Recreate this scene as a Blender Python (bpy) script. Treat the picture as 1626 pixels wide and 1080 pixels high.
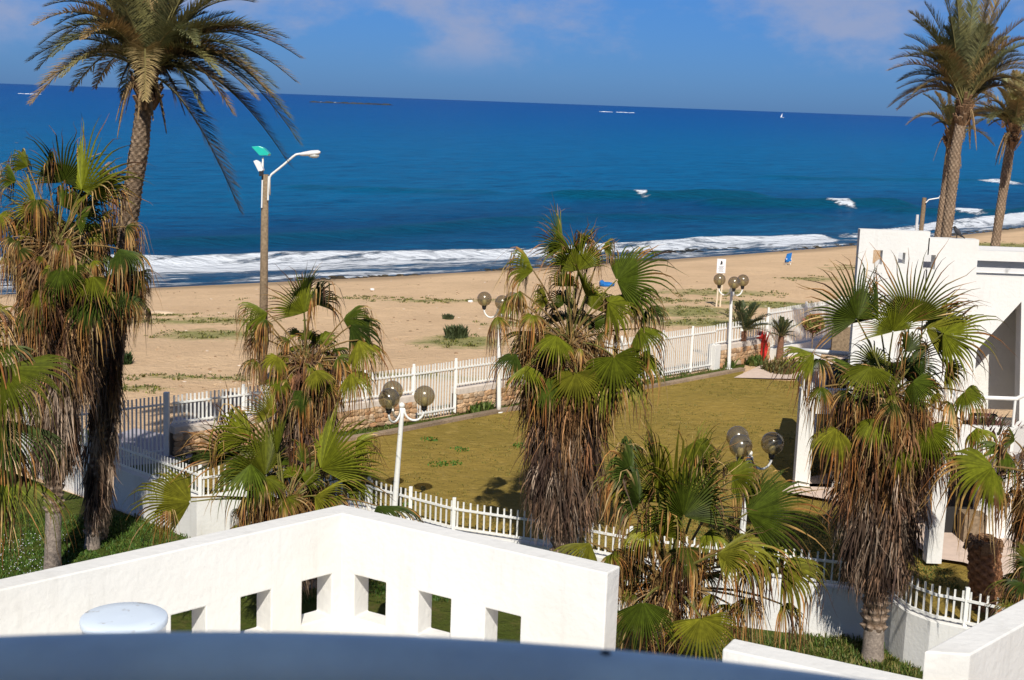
import bpy, math, random
import numpy as np
from mathutils import Vector, Matrix
random.seed(7); rng = np.random.default_rng(7)
S = bpy.context.scene
for o in list(bpy.data.objects): bpy.data.objects.remove(o)

# ---------------------------------------------------------------- camera
F = 2258.; H = 9.5
PITCH = math.atan(378.2/F); ROLL = math.radians(2.09)
cam = bpy.data.cameras.new('camera'); co = bpy.data.objects.new('camera', cam); S.collection.objects.link(co)
cam.sensor_width = 36.0; cam.lens = 36.0*F/1626.; cam.clip_start = .05; cam.clip_end = 90000
co.matrix_world = Matrix.Translation((0, 0, H)) @ Matrix.Rotation(math.pi/2-PITCH, 4, 'X') @ Matrix.Rotation(ROLL, 4, 'Z')
cam.dof.use_dof = True; cam.dof.focus_distance = 32; cam.dof.aperture_fstop = 11
S.camera = co
S.render.engine = 'CYCLES'
S.render.resolution_x = 1024; S.render.resolution_y = 680
S.view_settings.view_transform = 'Standard'; S.view_settings.look = 'None'
S.view_settings.exposure = 0.1; S.view_settings.gamma = 1.0

# ---------------------------------------------------------------- light
SUN_AZ = math.radians(3); SUN_EL = math.radians(43)      # azimuth: straight behind the camera
sd = Vector((math.sin(SUN_AZ)*math.cos(SUN_EL), -math.cos(SUN_AZ)*math.cos(SUN_EL), math.sin(SUN_EL)))
sl = bpy.data.lights.new('sun', 'SUN'); sl.energy = 5.0; sl.angle = math.radians(.5); sl.color = (1.0, .955, .88)
so = bpy.data.objects.new('sun', sl); S.collection.objects.link(so)
so.rotation_euler = sd.to_track_quat('Z', 'Y').to_euler(); so.location = (0, -20, 30)
W = bpy.data.worlds.new("World"); S.world = W; W.use_nodes = True
nt = W.node_tree; N = nt.nodes; L = nt.links; N.clear()
wo = N.new('ShaderNodeOutputWorld'); bg = N.new('ShaderNodeBackground'); bg.inputs[1].default_value = .08
sky = N.new('ShaderNodeTexSky'); sky.sky_type = 'NISHITA'; sky.sun_disc = False
sky.sun_elevation = SUN_EL; sky.sun_rotation = math.pi-SUN_AZ
sky.altitude = 10; sky.air_density = 1.0; sky.dust_density = .3; sky.ozone_density = 2.5
tint = N.new('ShaderNodeMix'); tint.data_type = 'RGBA'; tint.blend_type = 'MULTIPLY'; tint.inputs[0].default_value = 1
tcs = N.new('ShaderNodeTexCoord'); sps = N.new('ShaderNodeSeparateXYZ'); L.new(tcs.outputs['Generated'], sps.inputs[0])
tr_ = N.new('ShaderNodeValToRGB'); L.new(sps.outputs[2], tr_.inputs[0]); e_ = tr_.color_ramp.elements
e_[0].position = 0; e_[0].color = (.165, .37, .97, 1); e_[1].position = .65; e_[1].color = (.15, .23, .35, 1); q2_ = e_.new(.32); q2_.color = (.16, .36, .70, 1); q_ = e_.new(.10); q_.color = (.18, .42, .92, 1)
L.new(tr_.outputs[0], tint.inputs[7])
L.new(sky.outputs[0], tint.inputs[6])
tc = N.new('ShaderNodeTexCoord'); sp = N.new('ShaderNodeSeparateXYZ'); L.new(tc.outputs['Generated'], sp.inputs[0])
mp = N.new('ShaderNodeMapping'); mp.inputs['Scale'].default_value = (9, 9, 17); mp.inputs['Location'].default_value = (5.1, 2.4, 1.3)
L.new(tc.outputs['Generated'], mp.inputs[0])
cn = N.new('ShaderNodeTexNoise'); cn.inputs['Scale'].default_value = 1.0; cn.inputs['Detail'].default_value = 8; cn.inputs['Roughness'].default_value = .58
L.new(mp.outputs[0], cn.inputs['Vector'])
cr = N.new('ShaderNodeMapRange'); cr.inputs[1].default_value = .42; cr.inputs[2].default_value = .66; cr.inputs[4].default_value = .85; cr.interpolation_type = 'SMOOTHSTEP'
L.new(cn.outputs[0], cr.inputs[0])
hr = N.new('ShaderNodeMapRange'); hr.inputs[1].default_value = .012; hr.inputs[2].default_value = .042; hr.interpolation_type = 'SMOOTHSTEP'
L.new(sp.outputs[2], hr.inputs[0])
mu = N.new('ShaderNodeMath'); mu.operation = 'MULTIPLY'; L.new(cr.outputs[0], mu.inputs[0]); L.new(hr.outputs[0], mu.inputs[1])
cm = N.new('ShaderNodeMix'); cm.data_type = 'RGBA'; L.new(mu.outputs[0], cm.inputs[0]); L.new(tint.outputs[2], cm.inputs[6])
cm.inputs[7].default_value = (3.7, 4.4, 6.6, 1)
L.new(cm.outputs[2], bg.inputs[0]); L.new(bg.outputs[0], wo.inputs[0])

# ---------------------------------------------------------------- helpers
_c, _s = math.cos(ROLL), math.sin(ROLL)
def ray(px, py):
    x = (px-813)/F; y = -(py-540)/F
    x, y = _c*x-_s*y, _s*x+_c*y
    return np.array((x, math.cos(PITCH)+y*math.sin(PITCH), -math.sin(PITCH)+y*math.cos(PITCH)))
def at(px, py, Y):
    d = ray(px, py); t = Y/d[1]; return np.array((d[0]*t, Y, H+d[2]*t))
def gz(px, py, z=0.):
    d = ray(px, py); t = (z-H)/d[2]; return np.array((d[0]*t, d[1]*t, z))
def nrm(v):
    v = np.asarray(v, float); return v/max(1e-9, np.linalg.norm(v))
def tag(o, label=None, cat=None, group=None, kind=None):
    if label: o['label'] = label
    if cat: o['category'] = cat
    if group: o['group'] = group
    if kind: o['kind'] = kind
    return o
def empty(name, loc, label, cat, group=None):
    o = bpy.data.objects.new(name, None); S.collection.objects.link(o); o.location = Vector(loc); o.empty_display_size = .3
    return tag(o, label, cat, group)
class MB:
    def __init__(s): s.v = []; s.f = []; s.n = 0; s.c = []
    def add(s, vs, fs, col=(1, 1, 1)):
        vs = np.asarray(vs, float).reshape(-1, 3); s.v.append(vs)
        s.f.extend([tuple(i+s.n for i in f) for f in fs])
        c = np.asarray(col, float)
        if c.ndim == 1: c = np.tile(c, (len(vs), 1))
        s.c.append(c); s.n += len(vs)
    def grid(s, P, col=(1, 1, 1)):          # P: (m,k,3) array of points
        m, k = P.shape[:2]
        c = np.asarray(col, float)
        if c.ndim == 3: c = c.reshape(-1, 3)
        i = np.arange(m*k).reshape(m, k)
        f = np.stack([i[:-1, :-1], i[1:, :-1], i[1:, 1:], i[:-1, 1:]], -1).reshape(-1, 4)
        s.add(P.reshape(-1, 3), f.tolist(), c)
    def box(s, c, d, rz=0, col=(1, 1, 1), tilt=None):
        x, y, z = [k/2 for k in d]
        vs = np.array([(a*x, b*y, e*z) for e in (-1, 1) for b in (-1, 1) for a in (-1, 1)], float)
        if tilt is not None: vs = vs @ np.array(tilt).T
        ca, sa = math.cos(rz), math.sin(rz)
        vs = np.stack([vs[:, 0]*ca-vs[:, 1]*sa, vs[:, 0]*sa+vs[:, 1]*ca, vs[:, 2]], 1)+np.array(c, float)
        s.add(vs, [(0, 2, 3, 1), (4, 5, 7, 6), (0, 1, 5, 4), (2, 6, 7, 3), (0, 4, 6, 2), (1, 3, 7, 5)], col)
    def bar(s, a, b, w, h, col=(1, 1, 1)):   # box running a->b, w wide horizontally, h high
        a = np.array(a, float); b = np.array(b, float); d = nrm(b-a)
        up = np.array((0, 0, 1.)) if abs(d[2]) < .95 else np.array((0, 1., 0))
        si = nrm(np.cross(d, up)); u = np.cross(si, d)
        vs = [p+si*i*w/2+u*j*h/2 for p in (a, b) for j in (-1, 1) for i in (-1, 1)]
        s.add(vs, [(0, 2, 3, 1), (4, 5, 7, 6), (0, 1, 5, 4), (2, 6, 7, 3), (0, 4, 6, 2), (1, 3, 7, 5)], col)
    def tube(s, pts, rad, n=10, col=(1, 1, 1), cap=True):
        pts = [np.array(p, float) for p in pts]; R = rad if hasattr(rad, '__len__') else [rad]*len(pts)
        t0 = nrm(pts[1]-pts[0]); ref = np.array((0, 0, 1.)) if abs(t0[2]) < .9 else np.array((1., 0, 0))
        u = nrm(np.cross(t0, ref)); rows = []
        for i, p in enumerate(pts):
            t = nrm(pts[min(i+1, len(pts)-1)]-pts[max(i-1, 0)])
            u = nrm(u-t*np.dot(u, t)); w = np.cross(t, u)
            a = np.arange(n+1)/n*2*math.pi
            rows.append(p+R[i]*(np.cos(a)[:, None]*u+np.sin(a)[:, None]*w))
        P = np.array(rows); m = len(P)
        V = P[:, :n].reshape(-1, 3); fs = []
        for i in range(m-1):
            for j in range(n): fs.append((i*n+j, i*n+(j+1) % n, (i+1)*n+(j+1) % n, (i+1)*n+j))
        if cap: fs.append(tuple(range(n))[::-1]); fs.append(tuple((m-1)*n+j for j in range(n)))
        s.add(V, fs, col)
    def ball(s, c, r, nu=16, nv=10, col=(1, 1, 1), sc=(1, 1, 1), jit=0):
        c = np.array(c, float); vs = [c+np.array((0, 0, r*sc[2]))]; fs = []
        for i in range(1, nv):
            th = math.pi*i/nv
            for j in range(nu):
                ph = 2*math.pi*j/nu; k = r*(1+jit*(random.random()-.5))
                vs.append(c+np.array((k*sc[0]*math.sin(th)*math.cos(ph), k*sc[1]*math.sin(th)*math.sin(ph), k*sc[2]*math.cos(th))))
        vs.append(c-np.array((0, 0, r*sc[2])))
        for j in range(nu):
            fs.append((0, 1+j, 1+(j+1) % nu)); fs.append((len(vs)-1, 1+(nv-2)*nu+(j+1) % nu, 1+(nv-2)*nu+j))
            for i in range(nv-2): fs.append((1+i*nu+j, 1+(i+1)*nu+j, 1+(i+1)*nu+(j+1) % nu, 1+i*nu+(j+1) % nu))
        s.add(vs, fs, col)
    def build(s, name, mat, parent=None, smooth=False, bevel=0):
        V = np.concatenate(s.v); C = np.concatenate(s.c)
        inv = None
        if parent is not None:
            V = V-np.array(parent_world(parent))
            org = (0, 0, 0)
        else:
            org = np.array(((V[:, 0].min()+V[:, 0].max())/2, (V[:, 1].min()+V[:, 1].max())/2, V[:, 2].min())); V = V-org
        me = bpy.data.meshes.new(name); me.from_pydata(V.tolist(), [], s.f)
        a = me.color_attributes.new('Col', 'FLOAT_COLOR', 'POINT')
        a.data.foreach_set('color', np.concatenate([C, np.ones((len(C), 1))], 1).ravel())
        if smooth: me.polygons.foreach_set('use_smooth', [True]*len(me.polygons))
        me.materials.append(mat); me.update()
        o = bpy.data.objects.new(name, me); S.collection.objects.link(o)
        if parent is not None: o.parent = parent
        else: o.location = Vector(org)
        if bevel:
            m = o.modifiers.new('bevel', 'BEVEL'); m.width = bevel; m.segments = 2; m.limit_method = 'ANGLE'; m.angle_limit = .6
        return o
def parent_world(p):
    v = np.array(p.location)
    while p.parent is not None: p = p.parent; v = v+np.array(p.location)
    return v

# ---------------------------------------------------------------- materials
def mat(name, col=(.5, .5, .5), rough=.8, spec=.3, attr=False, var=0, vscale=5, bump=0, bscale=40, trans=0, metal=0, col2=None, lo=.35, hi=.65, detail=4, bdist=.02):
    m = bpy.data.materials.new(name); m.use_nodes = True; nt = m.node_tree; n = nt.nodes; l = nt.links
    b = n['Principled BSDF']; b.inputs['Roughness'].default_value = rough; b.inputs['Specular IOR Level'].default_value = spec; b.inputs['Metallic'].default_value = metal
    t = n.new('ShaderNodeTexCoord')
    if attr:
        a = n.new('ShaderNodeAttribute'); a.attribute_name = 'Col'; src = a.outputs[0]
    else:
        a = n.new('ShaderNodeRGB'); a.outputs[0].default_value = (*col, 1); src = a.outputs[0]
    if col2 is not None:
        q = n.new('ShaderNodeTexNoise'); q.inputs['Scale'].default_value = vscale; q.inputs['Detail'].default_value = detail; l.new(t.outputs['Object'], q.inputs['Vector'])
        r = n.new('ShaderNodeMapRange'); r.inputs[1].default_value = lo; r.inputs[2].default_value = hi; l.new(q.outputs[0], r.inputs[0])
        x = n.new('ShaderNodeMix'); x.data_type = 'RGBA'; l.new(r.outputs[0], x.inputs[0]); l.new(src, x.inputs[6]); x.inputs[7].default_value = (*col2, 1); src = x.outputs[2]
    if var:
        q = n.new('ShaderNodeTexNoise'); q.inputs['Scale'].default_value = vscale*2.3; q.inputs['Detail'].default_value = 6; l.new(t.outputs['Object'], q.inputs['Vector'])
        r = n.new('ShaderNodeMapRange'); r.inputs[1].default_value = .3; r.inputs[2].default_value = .7; r.inputs[3].default_value = 1-var; r.inputs[4].default_value = 1+var; l.new(q.outputs[0], r.inputs[0])
        x = n.new('ShaderNodeVectorMath'); x.operation = 'SCALE'; l.new(src, x.inputs[0]); l.new(r.outputs[0], x.inputs['Scale']); src = x.outputs[0]
    l.new(src, b.inputs['Base Color'])
    if bump:
        q = n.new('ShaderNodeTexNoise'); q.inputs['Scale'].default_value = bscale; q.inputs['Detail'].default_value = 6; l.new(t.outputs['Object'], q.inputs['Vector'])
        k = n.new('ShaderNodeBump'); k.inputs['Strength'].default_value = bump; k.inputs['Distance'].default_value = bdist; l.new(q.outputs[0], k.inputs['Height']); l.new(k.outputs[0], b.inputs['Normal'])
    if trans:
        d = n.new('ShaderNodeBsdfTranslucent'); l.new(src, d.inputs[0]); x = n.new('ShaderNodeMixShader'); x.inputs[0].default_value = trans
        l.new(b.outputs[0], x.inputs[1]); l.new(d.outputs[0], x.inputs[2]); l.new(x.outputs[0], n['Material Output'].inputs[0])
    return m
M = {}
M['leaf'] = mat('palm_leaf', attr=True, rough=.55, spec=.18, var=.25, vscale=6, trans=.07)
M['frond'] = mat('date_frond', attr=True, rough=.5, spec=.35, var=.15, vscale=6, trans=.12)
M['straw'] = mat('dry_leaf', attr=True, rough=.75, spec=.2, var=.4, vscale=4, trans=.05)
M['bark'] = mat('palm_bark', attr=True, rough=.9, spec=.15, var=.35, vscale=9, bump=.8, bscale=30)
M['plaster'] = mat('white_plaster', (.715, .70, .655), .85, .2, col2=(.62, .585, .51), vscale=.8, lo=.55, hi=.95, var=.03, bump=.25, bscale=14, bdist=.03)
def streaks(m, amt=.35):
    n = m.node_tree.nodes; l = m.node_tree.links; b = n['Principled BSDF']; src = b.inputs['Base Color'].links[0].from_socket
    t = n.new('ShaderNodeTexCoord'); mp = n.new('ShaderNodeMapping'); mp.inputs['Scale'].default_value = (7, 7, .7); l.new(t.outputs['Object'], mp.inputs[0])
    q = n.new('ShaderNodeTexNoise'); q.inputs['Scale'].default_value = 1; q.inputs['Detail'].default_value = 8; q.inputs['Roughness'].default_value = .7; l.new(mp.outputs[0], q.inputs['Vector'])
    r = n.new('ShaderNodeMapRange'); r.inputs[1].default_value = .54; r.inputs[2].default_value = .80; r.inputs[4].default_value = amt; l.new(q.outputs[0], r.inputs[0])
    x = n.new('ShaderNodeMix'); x.data_type = 'RGBA'; l.new(r.outputs[0], x.inputs[0]); l.new(src, x.inputs[6]); x.inputs[7].default_value = (.36, .34, .29, 1); l.new(x.outputs[2], b.inputs['Base Color'])
streaks(M['plaster'], .3)
M['white'] = mat('white_paint', (.78, .77, .72), .45, .4, var=.05, vscale=6)
M['rubble'] = mat('rubble_stone', attr=True, rough=.9, spec=.2, var=.22, vscale=7, bump=.8, bscale=18)
M['mortar'] = mat('mortar', (.12, .09, .06), .95, .1)
M['cap'] = mat('coping', (.60, .52, .44), .85, .2, var=.12, vscale=3)
M['wood'] = mat('weathered_wood', (.22, .16, .10), .9, .15, var=.3, vscale=6, bump=.5, bscale=25)
M['dark'] = mat('dark_metal', (.02, .02, .022), .5, .4)
M['shadow'] = mat('painted_interior_shade', (.03, .028, .027), .9, .2)  # near-black colour stands in for the shade inside the house openings
M['col'] = mat('coloured', attr=True, rough=.7, spec=.3, var=.12, vscale=8)
M['gloss'] = mat('glossy_paint', attr=True, rough=.3, spec=.5, var=.05, vscale=3)
M['plant'] = mat('leafy', attr=True, rough=.6, spec=.25, var=.2, vscale=8, trans=.1)

def ground_material(name, base, c2, c3, vegcol, scale=1.0):
    m = bpy.data.materials.new(name); m.use_nodes = True; n = m.node_tree.nodes; l = m.node_tree.links; b = n['Principled BSDF']
    b.inputs['Roughness'].default_value = .95; b.inputs['Specular IOR Level'].default_value = .1
    t = n.new('ShaderNodeTexCoord')
    def noise(s, d=6, r=.6):
        q = n.new('ShaderNodeTexNoise'); q.inputs['Scale'].default_value = s; q.inputs['Detail'].default_value = d; q.inputs['Roughness'].default_value = r; l.new(t.outputs['Object'], q.inputs['Vector']); return q.outputs[0]
    def mr(x, a, bb, c=0, d=1):
        r = n.new('ShaderNodeMapRange'); l.new(x, r.inputs[0]); r.inputs[1].default_value = a; r.inputs[2].default_value = bb; r.inputs[3].default_value = c; r.inputs[4].default_value = d; return r.outputs[0]
    def mix(f, a, bb):
        x = n.new('ShaderNodeMix'); x.data_type = 'RGBA'; l.new(f, x.inputs[0])
        for k, v in ((6, a), (7, bb)):
            if isinstance(v, tuple): x.inputs[k].default_value = (*v, 1)
            else: l.new(v, x.inputs[k])
        return x.outputs[2]
    a = n.new('ShaderNodeAttribute'); a.attribute_name = 'Col'; sp = n.new('ShaderNodeSeparateColor'); l.new(a.outputs[0], sp.inputs[0])
    c = mix(mr(noise(.25*scale), .35, .65), base, c2)
    c = mix(mr(noise(2.2*scale, 8, .7), .52, .74, 0, .8), c, c3)
    # vegetation (R): threshold of fine noise; wet sand (G)
    nv = noise(.9*scale, 9, .78)
    ad = n.new('ShaderNodeMath'); ad.operation = 'ADD'; l.new(nv, ad.inputs[0]); l.new(sp.outputs[0], ad.inputs[1])
    vg = mix(mr(noise(4*scale), .35, .65), vegcol, tuple(k*1.5 for k in vegcol))
    c = mix(mr(ad.outputs[0], .86, 1.12, 0, .85), c, vg)
    wet = tuple(k*.42 for k in base)
    c = mix(sp.outputs[1], c, wet)
    l.new(c, b.inputs['Base Color'])
    k = n.new('ShaderNodeBump'); k.inputs['Strength'].default_value = 1.0; k.inputs['Distance'].default_value = .22
    l.new(noise(2.5*scale, 10, .7), k.inputs['Height']); l.new(k.outputs[0], b.inputs['Normal'])
    return m
M['sand'] = ground_material('sand', (.76, .53, .315), (.67, .46, .27), (.52, .36, .21), (.19, .20, .06))
M['lawn'] = ground_material('dry_lawn', (.36, .245, .055), (.26, .19, .040), (.44, .31, .09), (.06, .12, .014))
M['soil'] = ground_material('verge', (.06, .09, .012), (.09, .10, .018), (.16, .12, .045), (.04, .11, .01))

# ---------------------------------------------------------------- terrain and sea
O2 = np.array((0, 107.3)); UA = math.radians(41); U2 = np.array((math.cos(UA), math.sin(UA))); V2 = np.array((-math.sin(UA), math.cos(UA)))
shp = np.array([gz(x, y, -3)[:2] for x, y in [(250, 458), (560, 440), (800, 428), (1060, 413), (1360, 390), (1560, 368), (1626, 362)]])
su, sv = (shp-O2)@U2, (shp-O2)@V2
SC = np.polyfit(su, sv, 2)
def shore(x, y):
    q = np.stack([x, y-0*x], -1)-O2; u = q@U2; v = q@V2
    uc = np.clip(u, -80, 110)
    return u, v-np.polyval(SC, uc)
def vn(x, y, s, seed=0):                     # cheap smooth value noise
    x = np.asarray(x)/s+seed*17.3; y = np.asarray(y)/s+seed*9.1
    def h(i, j): k = np.sin(i*127.1+j*311.7+seed*3.3)*43758.5453; return k-np.floor(k)
    i, j = np.floor(x), np.floor(y); fx, fy = x-i, y-j; fx = fx*fx*(3-2*fx); fy = fy*fy*(3-2*fy)
    return (h(i, j)*(1-fx)+h(i+1, j)*fx)*(1-fy)+(h(i, j+1)*(1-fx)+h(i+1, j+1)*fx)*fy
NW = np.array([(-40, 62), (-10.0, 35.1), (-7.24, 32.55), (-6.3, 33.2), (-3.2, 32.1), (-1.15, 30.55), (.94, 29.75), (2.65, 28.85), (6.9, 27.7), (7.75, 27.5), (8.05, 27.0), (8.15, 26.3), (8.75, 25.7), (10.5, 24.6), (40, 8)], float)
def behind_wall(x, y):                       # True on the lawn side of the retaining wall
    return y > np.interp(x, NW[np.argsort(NW[:, 0]), 0], NW[np.argsort(NW[:, 0]), 1])
def gh(x, y):
    u, w = shore(x, y); d = -w
    z = -3+np.where(d < 12, .085*d, 1.02+1.98*np.clip((d-12)/32, 0, 1)**.8)
    z = np.where(d < 0, np.maximum(.05*d*1.5-3, -6), z)
    z = z+(vn(x, y, 6, 1)-.5)*.22*np.clip(d/10, 0, 1)*np.clip((46-d)/8, 0, 1)+(vn(x, y, 1.3, 2)-.5)*.06*np.clip(d/6, 0, 1)*np.clip((46-d)/6, 0, 1)
    return np.where(behind_wall(x, y-.42), np.where(d > 44, -.03, z), -1.1+(vn(x, y, 1.5, 3)-.5)*.12)
veg = []                                      # (px,py,z guess, rx,ry px, amount)
for px, py, z, rx, ry, am in [(320, 512, -1, 130, 9, .42), (330, 535, -.8, 90, 14, .45), (260, 500, -1.2, 60, 5, .4), (730, 548, -.4, 75, 14, .5), (700, 482, -1.3, 130, 5, .38),
        (1130, 470, -1, 110, 8, .42), (1090, 500, -.6, 90, 12, .5), (1230, 487, -.6, 90, 9, .55), (1290, 450, -1.3, 50, 6, .42), (1150, 515, -.3, 160, 9, .5), (1040, 480, -.8, 120, 6, .4), (640, 600, -.1, 170, 8, .4), (330, 610, -.3, 130, 7, .35),
        (1350, 425, -1.4, 60, 6, .35), (1590, 385, -1.5, 60, 9, .55), (560, 470, -1.4, 120, 4, .33), (800, 520, -.6, 50, 6, .35), (215, 625, -.2, 60, 6, .4)]:
    c = gz(px, py, z); a = gz(px, py+ry, z); b = gz(px, py-ry, z); veg.append((c[0], c[1], rx*c[1]/F, abs(b[1]-a[1])/2, am))
def vegmask(x, y):
    m = np.zeros_like(x)
    for cx, cy, rx, ry, am in veg: m = np.maximum(m, 1.35*am*np.exp(-(((x-cx)/rx/1.35)**2+((y-cy)/ry/1.35)**2)**1.5))
    return m
def polar(name, mat_, ang, rad, zf, cf, uvf=None):
    A, R = np.meshgrid(np.radians(ang), rad, indexing='ij'); X = R*np.sin(A); Y = R*np.cos(A); Z = zf(X, Y)
    mb = MB(); mb.grid(np.stack([X, Y, Z], -1)[:, ::-1], cf(X, Y)[:, ::-1])
    V = mb.v[0]; me = bpy.data.meshes.new(name); F4 = np.array(mb.f)
    me.vertices.add(len(V)); me.vertices.foreach_set('co', V.ravel()); me.loops.add(F4.size); me.loops.foreach_set('vertex_index', F4.ravel())
    me.polygons.add(len(F4)); me.polygons.foreach_set('loop_start', np.arange(len(F4))*4); me.polygons.foreach_set('loop_total', np.full(len(F4), 4))
    me.polygons.foreach_set('use_smooth', np.ones(len(F4), bool)); me.update(calc_edges=True)
    at_ = me.color_attributes.new('Col', 'FLOAT_COLOR', 'POINT'); C = mb.c[0]; at_.data.foreach_set('color', np.concatenate([C, np.ones((len(C), 1))], 1).ravel())
    if uvf:
        u, w = uvf(V[:, 0], V[:, 1]); uv = me.uv_layers.new(name='UVMap'); q = np.stack([u, w], -1)[F4.ravel()]; uv.data.foreach_set('uv', q.ravel())
    me.materials.append(mat_); o = bpy.data.objects.new(name, me); S.collection.objects.link(o); return o
def gcol(x, y):
    u, w = shore(x, y); v = vegmask(x, y); wet = .75*np.clip((w+3.2+vn(x, y, 5, 5)*1.6)/2.2, 0, 1)
    return np.stack([v, wet, 0*v], -1)
ground = polar('ground', M['sand'], np.arange(-75, 75.1, .3), np.concatenate([np.arange(2, 24, 1.), np.arange(24, 36, .2), 36*1.006**np.arange(0, 270), [185, 200, 230, 280, 350, 500, 900, 1500, 3000]]), gh, gcol)
tag(ground, kind='structure')

# sea ---------------------------------------------------------------
def crest(x, y, p0, p1, amp, wid):            # a swell crest along a line p0->p1 with soft ends
    p0, p1 = np.array(p0), np.array(p1); d = p1-p0; Ln = np.hypot(*d); d = d/Ln; n_ = np.array((-d[1], d[0]))
    q = np.stack([x, y], -1)-p0; s = q@d; t = q@n_+1.2*np.sin(s/9.)+1.5*(vn(s, 0*s, 14, 4)-.5)
    e = np.clip(np.minimum(s, Ln-s)/(Ln*.2)+1, 0, 1); e = e*e*(3-2*e)
    return e*amp*np.exp(-(t/wid)**2), s/Ln, t
CR = [(gz(905, 308, -2.6)[:2], gz(1190, 309, -2.6)[:2], 1.0, 3.2), (gz(1150, 321, -2.6)[:2], gz(1420, 322, -2.6)[:2], .95, 3.0), (gz(1420, 332, -2.6)[:2], gz(1610, 335, -2.6)[:2], .6, 2.6),
      (gz(480, 298, -3)[:2], gz(760, 305, -3)[:2], .35, 4), (gz(1250, 283, -3)[:2], gz(1640, 288, -3)[:2], .4, 3.5), (gz(300, 385, -3)[:2], gz(880, 352, -3)[:2], .45, 3.0), (gz(900, 345, -3)[:2], gz(1280, 345, -3)[:2], .4, 2.6)]
def brk(x, y):                                # main breaker line: offshore distance field
    u, w = shore(x, y); c = np.interp(u, [-40, -22, 0, 20, 42, 80], [12, 10.3, 7.4, 6.2, 4.6, 5.4])+1.6*(vn(u, 0*u, 14, 6)-.5)+.8*(vn(u, 0*u, 4, 7)-.5)
    return u, w, w-c
def hwid(u): return np.interp(u, [-22, 0, 20, 42, 50, 60, 80], [4.0, 2.3, 2.1, 2.6, .9, .9, 1.9])*(.8+.4*vn(u, 0*u, 9, 21))
def sz(x, y):
    u, w, b = brk(x, y); z = -3+0*x
    near = np.clip((260-w)/200, 0, 1)
    z = z+near*(.16*np.sin(w/2.6+1.5*vn(u, w, 20, 8)*3)*vn(u, w, 16, 9)+.22*(vn(u, w*2, 9, 10)-.5)+.10*(vn(u, w*1.6, 3, 11)-.5))*np.clip((w+1)/6, .05, 1)
    for p0, p1, am, wd in CR: z = z+crest(x, y, p0, p1, am, wd)[0]
    z = z+.7*np.exp(-((b-hwid(u)*.8)/1.5)**2)*np.clip((u+200)/50, 0, 1)*(.55+.6*vn(u, 0*u, 12, 12))
    z = z+.25*np.exp(-((w-4.5-1.5*np.sin(u/11))/1.0)**2)*vn(u, 0*u, 8, 13)
    return z
FO = [(1006, 305, 9, 2.2), (1016, 307, 13, 3.4), (1128, 304, 5, 2.4), (1150, 303, 9, 3), (1254, 317, 13, 2.8), (1275, 317, 9, 3), (1308, 318, 16, 3.0), (1325, 320, 22, 4.2), (1341, 321, 12, 4.), (1490, 329, 34, 2.4), (1535, 333, 30, 3.4), (1455, 329, 24, 2.2), (1590, 285, 34, 2.2)]
FOw = [(gz(px, py+1, -2.55), rx, ry) for px, py, rx, ry in FO]
def scol(x, y):
    u, w, b = brk(x, y)
    hw = hwid(u); f = 1.05*np.exp(-(np.clip(np.abs(b)-hw*.55, 0, 99)/(hw*.35+np.where(b < 0, .9, .1)))**2)*(.60+.42*vn(u, 0*u, 11, 14))*np.where((u > 47) & (u < 60), .55, 1)
    f = np.maximum(f, np.where(b < 0, .48+.34*(vn(u, w*2.5, 7, 15)-.3), 0)*np.clip((w+.5)/1.0, 0, 1))
    f = np.maximum(f, .50*np.exp(-((w-.5-.9*vn(u, 0*u, 6, 16))/.7)**2))
    f = np.maximum(f, .42*np.exp(-((b-hw-2)/2)**2)*vn(u, w, 12, 17))
    for c, rx, ry in FOw:
        X = rx*c[1]/F; Yr = ry*c[1]**2/F/12.5*1.0; f = np.maximum(f, .95*np.exp(-(((x-c[0])/X)**2+((y-c[1])/Yr)**2)**1.5))
    cr = np.zeros_like(x)
    for p0, p1, am, wd in CR:
        e, s, t = crest(x, y, p0, p1, 1., wd*1.5); cr = np.maximum(cr, e*np.clip(.9-t*.35, .15, 1)*min(1., am*1.2))
    shelf = np.exp(-((w-30-10*np.sin(u/30))/16)**2)*np.clip(.5+vn(u, w, 25, 18), 0, 1)
    return np.stack([f, cr, shelf], -1)
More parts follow.
